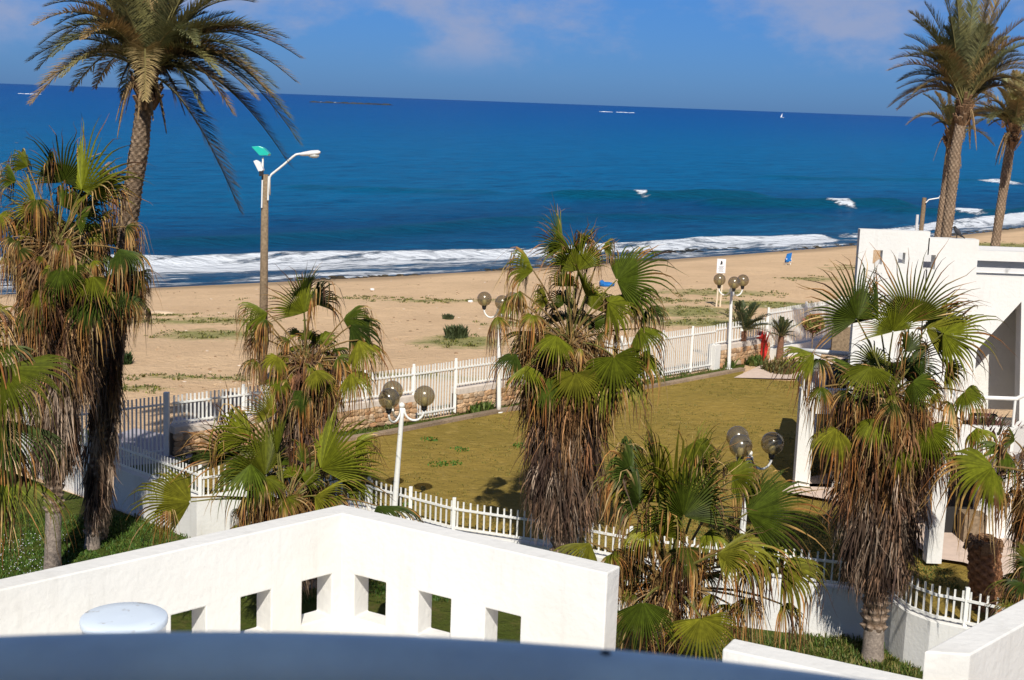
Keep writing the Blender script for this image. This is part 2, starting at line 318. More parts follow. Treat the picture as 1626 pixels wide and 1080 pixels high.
def sea_material():
    m = bpy.data.materials.new('sea_water'); m.use_nodes = True; n = m.node_tree.nodes; l = m.node_tree.links; b = n['Principled BSDF']
    uvn = n.new('ShaderNodeUVMap'); sp = n.new('ShaderNodeSeparateXYZ'); l.new(uvn.outputs[0], sp.inputs[0])
    t = n.new('ShaderNodeTexCoord'); a = n.new('ShaderNodeAttribute'); a.attribute_name = 'Col'; sc = n.new('ShaderNodeSeparateColor'); l.new(a.outputs[0], sc.inputs[0])
    lg = n.new('ShaderNodeMath'); lg.operation = 'LOGARITHM'; lg.inputs[1].default_value = 10
    mx = n.new('ShaderNodeMath'); mx.operation = 'MAXIMUM'; mx.inputs[1].default_value = 1; l.new(sp.outputs[1], mx.inputs[0]); l.new(mx.outputs[0], lg.inputs[0])
    def noise(sx, sy, s=1, d=6, r=.6, src=None):
        mp = n.new('ShaderNodeMapping'); mp.inputs['Scale'].default_value = (sx, sy, 1); l.new(src or uvn.outputs[0], mp.inputs[0])
        q = n.new('ShaderNodeTexNoise'); q.inputs['Scale'].default_value = s; q.inputs['Detail'].default_value = d; q.inputs['Roughness'].default_value = r; l.new(mp.outputs[0], q.inputs['Vector']); return q.outputs[0]
    def mr(x, a_, b_, c=0, d=1, sm=False):
        r = n.new('ShaderNodeMapRange'); l.new(x, r.inputs[0]); r.inputs[1].default_value = a_; r.inputs[2].default_value = b_; r.inputs[3].default_value = c; r.inputs[4].default_value = d
        if sm: r.interpolation_type = 'SMOOTHSTEP'
        return r.outputs[0]
    def mix(f, a_, b_):
        x = n.new('ShaderNodeMix'); x.data_type = 'RGBA'
        if isinstance(f, float): x.inputs[0].default_value = f
        else: l.new(f, x.inputs[0])
        for k, v in ((6, a_), (7, b_)):
            if isinstance(v, tuple): x.inputs[k].default_value = (*v, 1)
            else: l.new(v, x.inputs[k])
        return x.outputs[2]
    def ma(op, x, y):
        k = n.new('ShaderNodeMath'); k.operation = op
        for i, v in enumerate((x, y)):
            if isinstance(v, (int, float)): k.inputs[i].default_value = v
            else: l.new(v, k.inputs[i])
        return k.outputs[0]
    # water colour follows the depth of the sea floor: log10 metres offshore
    wob = mr(noise(.012, .03, 1, 5, .6), .3, .7, -.10, .10)
    lw = ma('ADD', lg.outputs[0], wob)
    ramp = n.new('ShaderNodeValToRGB'); l.new(ma('DIVIDE', lw, 4.2), ramp.inputs[0]); el = ramp.color_ramp.elements
    el[0].position = 0; el[0].color = (.035, .085, .15, 1)
    for p, c in [(.28, (.006, .105, .23)), (.36, (.001, .105, .27)), (.43, (.0005, .145, .33)), (.55, (.0005, .145, .36)), (.66, (.0003, .095, .33)), (.78, (.0003, .066, .29)), (.9, (.0003, .056, .27))]:
        e = el.new(p); e.color = (*c, 1)
    el[-1].position = 1; el[-1].color = (.0003, .045, .23, 1)
    c = ramp.outputs[0]
    # streaks of wind and weed, then ripple highlights and trough shade painted as noise
    st = mr(noise(.05, .22, 1, 8, .65), .38, .66); c = mix(ma('MULTIPLY', st, .75), c, mix(.5, c, (.002, .03, .10)))
    fine = mr(noise(.20, .50, 1, 10, .86), .48, .56); c = mix(ma('MULTIPLY', fine, .70), c, mix(.55, c, (.004, .19, .40)))
    dk = mr(noise(.13, .34, 1, 10, .84), .50, .59); c = mix(ma('MULTIPLY', dk, .72), c, mix(.7, c, (.001, .022, .085)))
    c = mix(ma('MULTIPLY', sc.outputs[2], .42), c, (.004, .03, .10))
    c = mix(ma('MINIMUM', ma('MULTIPLY', sc.outputs[1], 1.0), .65), c, (.002, .085, .13))  # shade on the swell faces put into the water colour
    # foam
    n1 = noise(.16, .75, 1, 9, .68); n2 = noise(.7, 1.9, 1, 8, .7)
    nf = ma('ADD', ma('MULTIPLY', n1, .65), ma('MULTIPLY', n2, .35))
    foam = mr(ma('ADD', sc.outputs[0], ma('MULTIPLY', mr(nf, .34, .66), .85)), .86, 1.18, 0, 1, True)
    # far white caps
    d1 = mr(noise(.03, .10, 1, 7, .7), .735, .76); 
    foam = ma('MAXIMUM', foam, ma('MULTIPLY', d1, .5))
    c = mix(foam, c, (.80, .84, .88)); l.new(c, b.inputs['Base Color'])
    l.new(mr(foam, 0, 1, .32, .9), b.inputs['Roughness']); l.new(mr(foam, 0, 1, .012, .05), b.inputs['Specular IOR Level'])
    hgt = ma('ADD', ma('MULTIPLY', noise(.35, .9, 1, 8, .65, t.outputs['Object']), 1.0), ma('MULTIPLY', foam, .25))
    k = n.new('ShaderNodeBump'); k.inputs['Strength'].default_value = 1.0; k.inputs['Distance'].default_value = 1.3; l.new(hgt, k.inputs['Height']); l.new(k.outputs[0], b.inputs['Normal'])
    return m
M['sea'] = sea_material()
sea = polar('water', M['sea'], np.concatenate([np.arange(-75, -24, 1.), np.arange(-24, 26, .14), np.arange(26, 75, 1.)]), np.concatenate([60*1.0036**np.arange(0, 430), 282*1.012**np.arange(1, 120), 1200*1.06**np.arange(1, 64)]), sz, scol, lambda x, y: shore(x, y))
tag(sea, kind='structure')

# lawn, verge, paving ----------------------------------------------------
def poly_sheet(name, pts, z, m, step=.5, zf=None):
    from mathutils.geometry import tessellate_polygon
    mb = MB(); P = [Vector((p[0], p[1], 0)) for p in pts]
    tr = tessellate_polygon([P]); V = [(p[0], p[1], z) for p in pts]
    fs = []
    for t in tr:
        a, b, c = [np.array(V[i]) for i in t]; fs.append(t if np.cross(b-a, c-a)[2] > 0 else t[::-1])
    mb.add(V, fs, (0, 0, 0)); o = mb.build(name, m); tag(o, kind='structure'); return o
nwl = [tuple(p) for p in NW[2:14]]
CL = [gz(x, y, 0)[:2] for x, y in [(300, 745), (470, 712), (610, 690), (790, 655), (930, 633), (1060, 611), (1180, 588)]]
lawn = poly_sheet('lawn', [(-7.2, 32.7)]+[(p[0], p[1]+.12) for p in nwl[1:]]+[(12.5, 34), (12.5, 49.9), (8.4, 50.2)]+[tuple(p) for p in CL[::-1]], .0, M['lawn'])
FB = [np.array(p, float) for p in [(-14, 31.3), (-8.94, 36.23), (-2.88, 41.49), (-1.68, 42.7), (6.0, 50.35), (7.5, 51.9), (9.86, 54.4), (13.6, 58.6)]]
verge = poly_sheet('verge_soil', [tuple(p) for p in CL]+[(8.9, 53.2)]+[tuple(p+np.array((.1, -.1))) for p in FB[5:0:-1]], .004, M['soil'])
poly_sheet('path_verge', [(-7.25, 32.7), (CL[0][0], CL[0][1]), (-8.9, 36.0), (-14, 41), (-14, 39.3), (-10.0, 35.25)], -.004, M['soil'])
near = poly_sheet('grass_verge', [(-40, 12), (-40, 60), (-10.1, 34.9), (-7.3, 32.35), (-6.3, 33.0), (-3.3, 31.9), (-1.2, 30.35), (.9, 29.55), (2.6, 28.65), (6.9, 27.5), (7.6, 27.3), (7.9, 26.9), (8.0, 26.2), (8.65, 25.5), (14, 22.5), (14, 12)], -1.02, M['soil'])
pave_m = mat('pink_paving', (.60, .47, .38), .8, .2, var=.08, vscale=2)
path_m = mat('grey_path', (.42, .38, .40), .9, .1, var=.08, vscale=2)
poly_sheet('terrace_paving', [gz(1165, 601, 0)[:2], gz(1215, 578, 0)[:2], (13.5, 55.6), (15, 52), (14, 47.5), gz(1262, 603, 0)[:2]], .03, pave_m)
poly_sheet('house_path', [gz(1240, 786, 0)[:2], gz(1262, 768, 0)[:2], (9.0, 37), (12.8, 33), (12.8, 28.2), (10.6, 28.2), gz(1530, 900, 0)[:2], gz(1483, 893, 0)[:2], (9.1, 30.6), (8.7, 33.6)], .10, pave_m)
poly_sheet('beach_path', [gz(185, 742, 0)[:2], gz(258, 735, 0)[:2], gz(300, 735, 0)[:2], gz(330, 668, 0)[:2], gz(278, 662, 0)[:2], gz(262, 690, 0)[:2], gz(215, 680, 0)[:2], gz(150, 700, 0)[:2]], .006, path_m)
kb = MB()
for a, b in zip(CL[:-1], CL[1:]):
    n_ = max(1, int(np.hypot(*(b-a))/1.0))
    for i in range(n_):
        p, q = a+(b-a)*i/n_, a+(b-a)*(i+.985)/n_; kb.bar((*p, .03), (*q, .03), .22, .14, np.array((.30, .22, .15))*random.uniform(.7, 1.15))
tag(kb.build('kerb', M['rubble'], bevel=.01), kind='structure')

# ---------------------------------------------------------------- walls with holes
def wall_mesh(mb, p0, p1, th, zs, us=(), holes=(), col=(1, 1, 1), ztop=None):
    """p0->p1 seen face, thickness th to the left of p0->p1; holes (u0,u1,z0,z1)"""
    p0 = np.array(p0, float); p1 = np.array(p1, float); Ln = np.hypot(*(p1-p0)); d = (p1-p0)/Ln; nn = np.array((-d[1], d[0]))*th
    ub = sorted(set([0, Ln]+[h[0] for h in holes]+[h[1] for h in holes])); zb = sorted(set([zs[0], zs[1]]+[h[2] for h in holes]+[h[3] for h in holes]))
    def solid(i, j):
        if i < 0 or j < 0 or i >= len(ub)-1 or j >= len(zb)-1: return False
        uc, zc = (ub[i]+ub[i+1])/2, (zb[j]+zb[j+1])/2
        return not any(h[0] < uc < h[1] and h[2] < zc < h[3] for h in holes)
    idx = {}; V = []; Fs = []
    def vid(i, j, k):
        if (i, j, k) not in idx:
            q = p0+d*ub[i]+nn*k; idx[(i, j, k)] = len(V); V.append((q[0], q[1], zb[j]))
        return idx[(i, j, k)]
    for i in range(len(ub)-1):
        for j in range(len(zb)-1):
            if not solid(i, j): continue
            Fs.append((vid(i, j, 0), vid(i+1, j, 0), vid(i+1, j+1, 0), vid(i, j+1, 0)))
            Fs.append((vid(i+1, j, 1), vid(i, j, 1), vid(i, j+1, 1), vid(i+1, j+1, 1)))
            if not solid(i-1, j): Fs.append((vid(i, j, 1), vid(i, j, 0), vid(i, j+1, 0), vid(i, j+1, 1)))
            if not solid(i+1, j): Fs.append((vid(i+1, j, 0), vid(i+1, j, 1), vid(i+1, j+1, 1), vid(i+1, j+1, 0)))
            if not solid(i, j-1): Fs.append((vid(i, j, 1), vid(i+1, j, 1), vid(i+1, j, 0), vid(i, j, 0)))
            if not solid(i, j+1): Fs.append((vid(i, j+1, 0), vid(i+1, j+1, 0), vid(i+1, j+1, 1), vid(i, j+1, 1)))
    mb.add(V, Fs, col)
def uz(p0, p1, px, py):      # where the pixel ray meets the vertical plane through p0,p1
    d = ray(px, py); p0 = np.array(p0, float); e = nrm(np.array(p1)-p0); n_ = np.array((-e[1], e[0]))
    t = (p0@n_)/(d[:2]@n_); q = d[:2]*t; return (q-p0)@e, H+d[2]*t
# foreground parapet: two wings meeting in a corner (one mesh, mitred)
ZP = 5.9; K0 = np.array((-1.43, 12.0)); KL = np.array((-5.4, 8.0)); KR = np.array((.81, 10.65)); th = .22
mb = MB()
dl = nrm(K0-KL); dr = nrm(KR-K0)
def hole(p0, p1, xa, xb, ya, yb):
    u0, _ = uz(p0, p1, xa, ya); u1, _ = uz(p0, p1, xb, ya); return (u0, u1)
HZ0, HZ1 = uz(K0, KR, 562, 981)[1], uz(K0, KR, 562, 913)[1]
lh = [(*hole(KL, K0, a, b, 930, 0), HZ0, HZ1) for a, b in [(272, 327), (383, 431), (480, 527)]]
rh = [(*hole(K0, KR, a, b, 940, 0), HZ0, HZ1) for a, b in [(562, 612), (664, 716), (771, 828)]]
wall_mesh(mb, KL, K0, th, (4.2, ZP), holes=lh); nv0 = mb.n
wall_mesh(mb, K0, KR, th, (4.2, ZP), holes=rh)
# mitre: pull the two outer ends at the corner to the bisector
nl = np.array((-dl[1], dl[0])); nr = np.array((-dr[1], dr[0])); bis = nrm(nl+nr); mit = K0+bis*th/np.dot(bis, nl)
for arr, q in ((mb.v[0], K0+nl*th), (mb.v[1], K0+nr*th)):
    k = np.hypot(arr[:, 0]-q[0], arr[:, 1]-q[1]) < 1e-4; arr[k, :2] = mit
mb.f = [f for f in mb.f if not (all(np.hypot(np.concatenate(mb.v)[i][0]-x[0], np.concatenate(mb.v)[i][1]-x[1]) < 1e-3 or np.hypot(np.concatenate(mb.v)[i][0]-mit[0], np.concatenate(mb.v)[i][1]-mit[1]) < 1e-3 for i in f for x in (K0,)))]
par = mb.build('parapet_wall', M['plaster'], bevel=.012)
tag(par, 'long white plaster parapet with six square openings, bent in a corner, behind the round drum', 'wall')
mb = MB(); mb.add([(-9, 4, 4.75), (3.2, 4, 4.75), (3.2, 9.3, 4.75), (.8, 10.6, 4.75), (-1.43, 11.95, 4.75), (-5.4, 8, 4.75), (-9, 4.2, 4.75)], [tuple(range(7))])
tag(mb.build('roof_terrace', M['plaster']), kind='structure')
a, b = np.array((1.5, 9.16)), np.array((3.3, 8.22))
mb = MB(); wall_mesh(mb, a, b, .23, (4.2, 5.9)); tag(mb.build('low_parapet', M['plaster'], bevel=.012), 'low white parapet ledge just beyond the balcony rim, beside the block wall', 'wall')
mb = MB(); q = [gz(1468, 1033, 6.05)[:2], gz(1540, 1040, 6.05)[:2], gz(1700, 888, 6.05)[:2], gz(1626, 950, 6.05)[:2]]
q0, q1, q2 = gz(1468, 1034, 6.05)[:2], gz(1541, 1039, 6.05)[:2], gz(1626, 950, 6.05)[:2]; dd = nrm(q2-q0)
far0 = q0+dd*5.0; far1 = q1+dd*5.0
V = [(*p, z) for z in (4.2, 6.05) for p in (q0, q1, far1, far0)]
mb.add(V, [(0, 3, 2, 1), (4, 5, 6, 7), (0, 1, 5, 4), (1, 2, 6, 5), (2, 3, 7, 6), (3, 0, 4, 7)])
tag(mb.build('block_wall', M['plaster'], bevel=.012), 'thick white plaster wall end in the bottom right corner, running away towards the house', 'wall')

# drum on the roof terrace
dc = at(197, 978, 9.72); zt = dc[2]
t = empty('roof_drum', (dc[0], dc[1], 4.75), 'round white metal drum with a flat pale lid standing on the roof terrace', 'drum')
mb = MB(); R_ = .305
rows = [(R_*.96, 4.75), (R_*.96, zt-.07), (R_*.985, zt-.065), (R_*.985, zt-.055)]
a = np.linspace(0, 2*math.pi, 49)
mb.grid(np.array([[(dc[0]+r*math.cos(x), dc[1]+r*math.sin(x), z) for r, z in rows] for x in a]), (.72, .76, .80)); mb.build('body', M['gloss'], t, smooth=True)
mb = MB(); rows = [(R_, zt-.055), (R_*1.01, zt-.03), (R_*1.0, zt-.012), (R_*.97, zt-.004), (R_*.6, zt+.006), (.001, zt+.01)]
mb.grid(np.array([[(dc[0]+r*math.cos(x), dc[1]+r*math.sin(x), z) for r, z in rows] for x in a]), (.66, .74, .82)); mb.build('lid', mat('lid_paint', (.62, .70, .78), .5, .4, col2=(.36, .35, .33), vscale=9, lo=.62, hi=.72, detail=8), t, smooth=True)

# ---------------------------------------------------------------- our own balcony
bc = np.array((-.10, -.24)); 
t = empty('balcony', (0, -1, 7.9), 'curved pale balcony rim in shade across the bottom of the photo', 'balcony')
an = np.radians(np.linspace(-92, 92, 90))
def sweep(prof): return np.array([[(bc[0]+r*math.sin(x), bc[1]+r*math.cos(x), z) for r, z in prof] for x in an])[::-1]
mb = MB(); mb.grid(sweep([(1.270, 7.9), (1.270, 9.058), (1.322, 9.058), (1.322, 7.9)])); mb.build('rim', mat('balcony_plaster', (.80, .64, .48), .8, .2, var=.06, vscale=6), t)
mb = MB(); mb.grid(sweep([(1.275, 9.050), (1.262, 9.052), (1.260, 9.058), (1.262, 9.068), (1.268, 9.075), (1.276, 9.080), (1.295, 9.083), (1.315, 9.079), (1.327, 9.067), (1.330, 9.052), (1.318, 9.050)])); mb.build('rim_cap', mat('rim_pale_blue', (.74, .97, .98), .4, .5, col2=(.58, .78, .84), vscale=9, var=.05), t, smooth=True)  # pale blue cap over the tan rim wall
mb = MB(); pts = [(bc[0]+1.2*math.sin(x), bc[1]+1.2*math.cos(x), 7.9) for x in an[::-1]]+[(-1.3, -1.7, 7.9), (1.3, -1.7, 7.9)]
mb.add(pts, [tuple(range(len(pts)))]); mb.build('floor', mat('floor_tiles', (.10, .09, .085), .6, .3), t)
mb = MB(); sp_ = gz(962, 1037, 9.083); mb.ball(sp_, .0045, 12, 6, sc=(1, 1, .25), jit=.5)
mb.build('stain', mat('grime', (.05, .06, .07), .9), t)
mb = MB(); mb.box((0, -1.95, 5.95), (5.5, .5, 12.1)); tag(mb.build('apartment_shade_wall', M['plaster']), 'unseen white wall of the building behind the viewer, placed to shade the balcony', 'building')  # unseen wall, placed and sized to keep the sun off the balcony rim

# ---------------------------------------------------------------- fences
def along(pts, step):
    out = []; 
    for a, b in zip(pts[:-1], pts[1:]):
        a, b = np.array(a, float), np.array(b, float); n_ = max(1, round(np.linalg.norm(b-a)/step))
        out += [a+(b-a)*i/n_ for i in range(n_)]
    return out+[np.array(pts[-1], float)]
def fence(name, label, pts, z0, h, pitch=.13, pw=.035, rails=(.12, .75), posts=None, cat='fence', group=None, ph=.08, postw=.08, sub='picket_panel'):
    pts = [np.array((p[0], p[1], p[2] if len(p) > 2 else z0), float) for p in pts]
    t = empty(name, pts[0], label, cat, group)
    P = along(pts, pitch); mb = MB()
    for i, p in enumerate(P[:-1]):
        d = P[i+1]-p; rz = math.atan2(d[1], d[0]); mb.box(p+np.array((0, 0, h/2+.02))+d/2*(1+random.uniform(-.12, .12)), (pw*random.uniform(.9, 1.08), .022, h-.04+random.uniform(-.014, .014)), rz+random.uniform(-.06, .06), tilt=Matrix.Rotation(random.gauss(0, .008), 3, 'Y'))
    mb.build(sub, M['white'], t)
    for r in rails:
        mb = MB()
        for a, b in zip(pts[:-1], pts[1:]):
            d = nrm(b-a); off = np.array((d[1], -d[0], 0))*.025
            mb.bar(a+(0, 0, h*r)+off, b+(0, 0, h*r)+off, .028, .05)
        mb.build('rail', M['white'], t)
    for q in (posts if posts is not None else [pts[0], pts[-1]]):
        q = np.array((q[0], q[1], q[2] if len(q) > 2 else z0), float); mb = MB(); mb.box(q+(0, 0, (h+ph)/2), (postw, postw, h+ph)); mb.build('post', M['white'], t, bevel=.006)
    return t
def mid(a, b, k): return tuple(np.array(a)*(1-k)+np.array(b)*k)
# near retaining wall: thick white strip following the lawn edge
def strip_wall(name, label, pts, z0, z1, w, m=None):
    mb = MB(); pts = [np.array(p, float) for p in pts]; Lp, Rp = [], []
    for i, p in enumerate(pts):
        d = nrm(pts[min(i+1, len(pts)-1)]-pts[max(i-1, 0)]); n_ = np.array((-d[1], d[0])); Lp.append(p+n_*w/2); Rp.append(p-n_*w/2)
    k = len(pts); V = [(*p, z) for z in (z0, z1) for S_ in (Lp, Rp) for p in S_]; fs = []
    for i in range(k-1):
        l0, r0, l1, r1 = i, k+i, 2*k+i, 3*k+i
        fs += [(r0, r0+1, r1+1, r1), (l0+1, l0, l1, l1+1), (r1, r1+1, l1+1, l1), (l0, l0+1, r0+1, r0)]
    fs += [(0, k, 3*k, 2*k), (2*k-1, k-1, 3*k-1, 4*k-1)]
    mb.add(V, fs); o = mb.build(name, m or M['plaster'], bevel=.01); return tag(o, label, 'wall')
strip_wall('retaining_wall', 'white retaining wall below the picket fence on the left, behind the shaggy palm', [(-13.5, 38.5)]+[tuple(p) for p in NW[1:3]]+[(-6.3, 33.2)], -1.3, .03, .25)
curve = [(6.9, 27.7), (7.55, 27.5), (7.78, 27.25), (7.82, 26.9), (7.95, 26.4), (8.25, 25.98), (8.75, 25.7), (10.5, 24.6), (12, 23.6)]
strip_wall('retaining_wall', 'long white retaining wall along the near edge of the lawn', [(-6.1, 33.25)]+[tuple(p) for p in NW[4:8]]+curve, -1.3, .03, .25)
FG = 'white picket fences round the lawn'
fence('picket_fence', 'low white picket fence on the retaining wall at the far left, ending at a gate', [(-13.5, 38.5), NW[1], NW[2]], .03, .68, posts=[NW[1], NW[2]], group=FG)
fence('picket_gate', 'tall narrow white gate between the left fence and the white wall corner', [(NW[2][0], NW[2][1], -1.0), (-6.35, 33.15, -1.0)], 0, 1.72, rails=(.1, .5, .86), posts=[(-6.35, 33.15, -1.0)], cat='gate')
P2 = [tuple(p) for p in NW[4:8]]
fence('picket_fence', 'low white picket fence along the near edge of the lawn, under the large middle palm', [(-6.0, 33.2)]+P2+[(6.9, 27.7)], .03, .68, posts=[(-3.2, 32.1), mid(P2[0], P2[1], .5), (-1.15, 30.55), (.94, 29.75), (2.65, 28.85), (4.8, 28.27)], group=FG, pitch=.155)
fence('picket_fence', 'short low white picket fence on the curved wall beside the cut palm stump', curve, .03, .68, posts=[(7.7, 27.3), (8.75, 25.7), (10.5, 24.6)], group=FG, pitch=.155)
# far fence line
FF = FB
def stone_wall(a, b, h, label):
    a, b = np.array(a, float), np.array(b, float); Ln = np.hypot(*(b-a)); d = (b-a)/Ln; n_ = np.array((d[1], -d[0])); rz = math.atan2(d[1], d[0]); c = (a+b)/2
    t = empty('stone_wall', (*a, 0), label, 'wall')
    mb = MB(); mb.box((*(c-n_*.02), h/2-.1), (Ln, .26, h+.2), rz); mb.build('core', M['mortar'], t)
    mb = MB(); z = .02; row = 0
    while z < h-.03:
        rh_ = random.uniform(.13, .2); u = -random.random()*.1
        while u < Ln-.05:
            w_ = random.uniform(.16, .36); uc = min(max(u+w_/2, .1), Ln-.1); p = a+d*uc+n_*(.12+random.uniform(0, .02))
            col = np.array(random.choice([(.42, .26, .14), (.50, .33, .19), (.36, .23, .13), (.52, .38, .25), (.44, .24, .12)]))*random.uniform(.8, 1.15)
            k0 = mb.n; mb.ball((0, 0, 0), 1, 9, 7, col, jit=.28); V = mb.v[-1]; V[:] = np.sign(V)*np.abs(V)**.75
            V *= np.array((w_*.53, .075, rh_*.56)); r_ = random.uniform(-.25, .25); V[:, 0], V[:, 2] = V[:, 0]*math.cos(r_)-V[:, 2]*math.sin(r_), V[:, 0]*math.sin(r_)+V[:, 2]*math.cos(r_)
            xx = V[:, 0].copy(); yy = V[:, 1].copy(); V[:, 0] = p[0]+xx*d[0]+yy*n_[0]; V[:, 1] = p[1]+xx*d[1]+yy*n_[1]; V[:, 2] += min(z+rh_/2, h-rh_*.45)
            u += w_*.93
        z += rh_*.9
    mb.build('stones', M['rubble'], t)
    mb = MB(); mb.box((*c, h+.085), (Ln+.04, .36, .19), rz); mb.build('coping', M['cap'], t, bevel=.012)
    return t
def tall(name, label, a, b, h=1.62, **k): return fence(name, label, [a, b], .02, h, pitch=.115, pw=.042, rails=(.1, .86), **k)
tall('picket_gate', 'full height white picket gate across the grey beach path, left of the stone wall', FF[0]*.25+FF[1]*.75+np.array((-1.1, -.9)), FF[1], 1.62, cat='gate', posts=[FF[1]], postw=.14)
s1a, s1b = FF[1]+np.array((.12, .1)), FF[2]
stone_wall(s1a, s1b, .62, 'rubble stone wall with white coping beside the left beach gate')
fence('picket_fence', 'white picket fence on the stone wall beside the left beach gate', [s1a, s1b], .80, .82, pitch=.12, pw=.045, posts=[mid(s1a, s1b, .27), mid(s1a, s1b, .52), mid(s1a, s1b, .78)], group=FG)
tall('picket_gate', 'full height white picket gate in the middle of the far fence', FF[2], FF[3], cat='gate')
s2a, s2b = FF[3], FF[3]*.50+FF[4]*.50
stone_wall(s2a, s2b, .62, 'rubble stone wall in the far fence just left of the large middle palm')
fence('picket_fence', 'white picket fence on the stone wall left of the large middle palm', [s2a, s2b], .80, .82, pitch=.12, pw=.045, posts=[mid(s2a, s2b, .5)], group=FG)
tall('picket_fence', 'tall white picket fence right of the large middle palm, down to the ground', s2b, FF[5], group=FG, posts=[s2b, mid(s2b, FF[5], .3), mid(s2b, FF[5], .6), mid(s2b, FF[5], .82)])
stone_wall(FF[5]+np.array((.15, .15)), FF[6], .70, 'short rubble stone wall behind the farthest globe lamp')
mb = MB(); mb.box((*FF[5], .45), (.34, .34, .95), .8); tag(mb.build('gate_pillar', M['plaster'], bevel=.01), 'squat white pillar at the left end of the short stone wall', 'pillar')
fence('picket_fence', 'widely spaced white pickets on the short stone wall behind the farthest lamp', [FF[5], FF[6]], .88, .78, pitch=.17, pw=.06, posts=[mid(FF[5], FF[6], .5)], group=FG)
mb = MB(); mb.bar((*FF[6], .15), (*(FF[7]+np.array((1.2, 1.3))), .15), .3, .5); tag(mb.build('plinth_wall', M['plaster']), 'low white plinth under the tall fence near the hanging plant', 'wall')
fence('picket_fence', 'tallest white picket fence, behind the round hanging plant', [FF[6], FF[7]+np.array((1.2, 1.3))], .40, 1.55, pitch=.12, pw=.05, rails=(.06, .9), group=FG, posts=[FF[6], mid(FF[6], FF[7], .5), FF[7]])

# ---------------------------------------------------------------- globe lamps
globe_m = bpy.data.materials.new('smoked_globe'); globe_m.use_nodes = True; b = globe_m.node_tree.nodes['Principled BSDF']
b.inputs['Base Color'].default_value = (.22, .20, .155, 1); b.inputs['Metallic'].default_value = .35; b.inputs['Roughness'].default_value = .22; b.inputs['Specular IOR Level'].default_value = .9; b.inputs['Coat Weight'].default_value = .8; b.inputs['Coat Roughness'].default_value = .12
_n = globe_m.node_tree.nodes; _l = globe_m.node_tree.links; _t = _n.new('ShaderNodeBsdfTransparent'); _t.inputs[0].default_value = (.80, .72, .52, 1); _x = _n.new('ShaderNodeMixShader'); _x.inputs[0].default_value = .55
_l.new(b.outputs[0], _x.inputs[1]); _l.new(_t.outputs[0], _x.inputs[2]); _l.new(_x.outputs[0], _n['Material Output'].inputs[0])
def globe_lamp(base, hub, ang, label, R=.225, arm=.50):
    base = np.array(base, float); hub = np.array(hub, float)
    t = empty('globe_lamp', base, label, 'street lamp', 'white lamp posts with three globes')
    mb = MB(); mb.tube([base, base+(0, 0, .25), hub*.5+base*.5, hub-(0, 0, .25), hub], [.075, .07, .06, .052, .05], 14); mb.ball(hub+(0, 0, .03), .07, 12, 8)
    mb.tube([base, base+(0, 0, .03)], .13, 14); mb.build('post', M['white'], t, smooth=True)
    for k in range(3):
        a = math.radians(ang+120*k); d = np.array((math.cos(a), math.sin(a), 0)); c = hub+d*arm+(0, 0, .0)
        mb = MB(); pts = [hub+d*(.02)+(0, 0, -.02)]
        for q in np.linspace(0, math.pi, 12): pts.append(hub+d*(arm/2+.03-(arm/2-.03)*math.cos(q))+(0, 0, -.24*math.sin(q)-.06))
        mb.tube(pts, .026, 8); mb.build('arm', M['white'], t, smooth=True)
        gc = c+(0, 0, R+.03); mb = MB(); mb.ball(gc, R, 32, 20); g = mb.build('globe', globe_m, t, smooth=True)
        mb = MB(); mb.tube([c-(0, 0, .06), c+(0, 0, .05)], [.055, .075], 12); mb.build('collar', M['dark'], g, smooth=True)
        mb = MB(); mb.tube([c+(0, 0, .05), c+(0, 0, .17), c+(0, 0, .24)], [.07, .07, .05], 12, (.85, .78, .50)); mb.build('bulb_holder', M['gloss'], g, smooth=True)
G = at
h1 = G(638, 646, 31.05); globe_lamp((h1[0]-.12, 31.1, 0), h1, 0, 'white three-globe lamp post beside the near picket fence, left of the middle palm', R=.235)
h3 = G(1162, 457, 52.1); globe_lamp((*gz(1157, 586, 0)[:2], 0), h3, 270, 'farthest white lamp post with three smoky globes in front of the stone wall')
h2 = G(793, 490, 43.0); globe_lamp((-.33, 43.05, 0), h2, 40, 'white lamp post with three globes half hidden behind the large middle palm')
h4 = G(1190, 722, 29.6); globe_lamp((h4[0]-.05, 29.6, 0), h4, -4, 'white lamp post with three smoky globes just left of the right shaggy palm', R=.245, arm=.47)

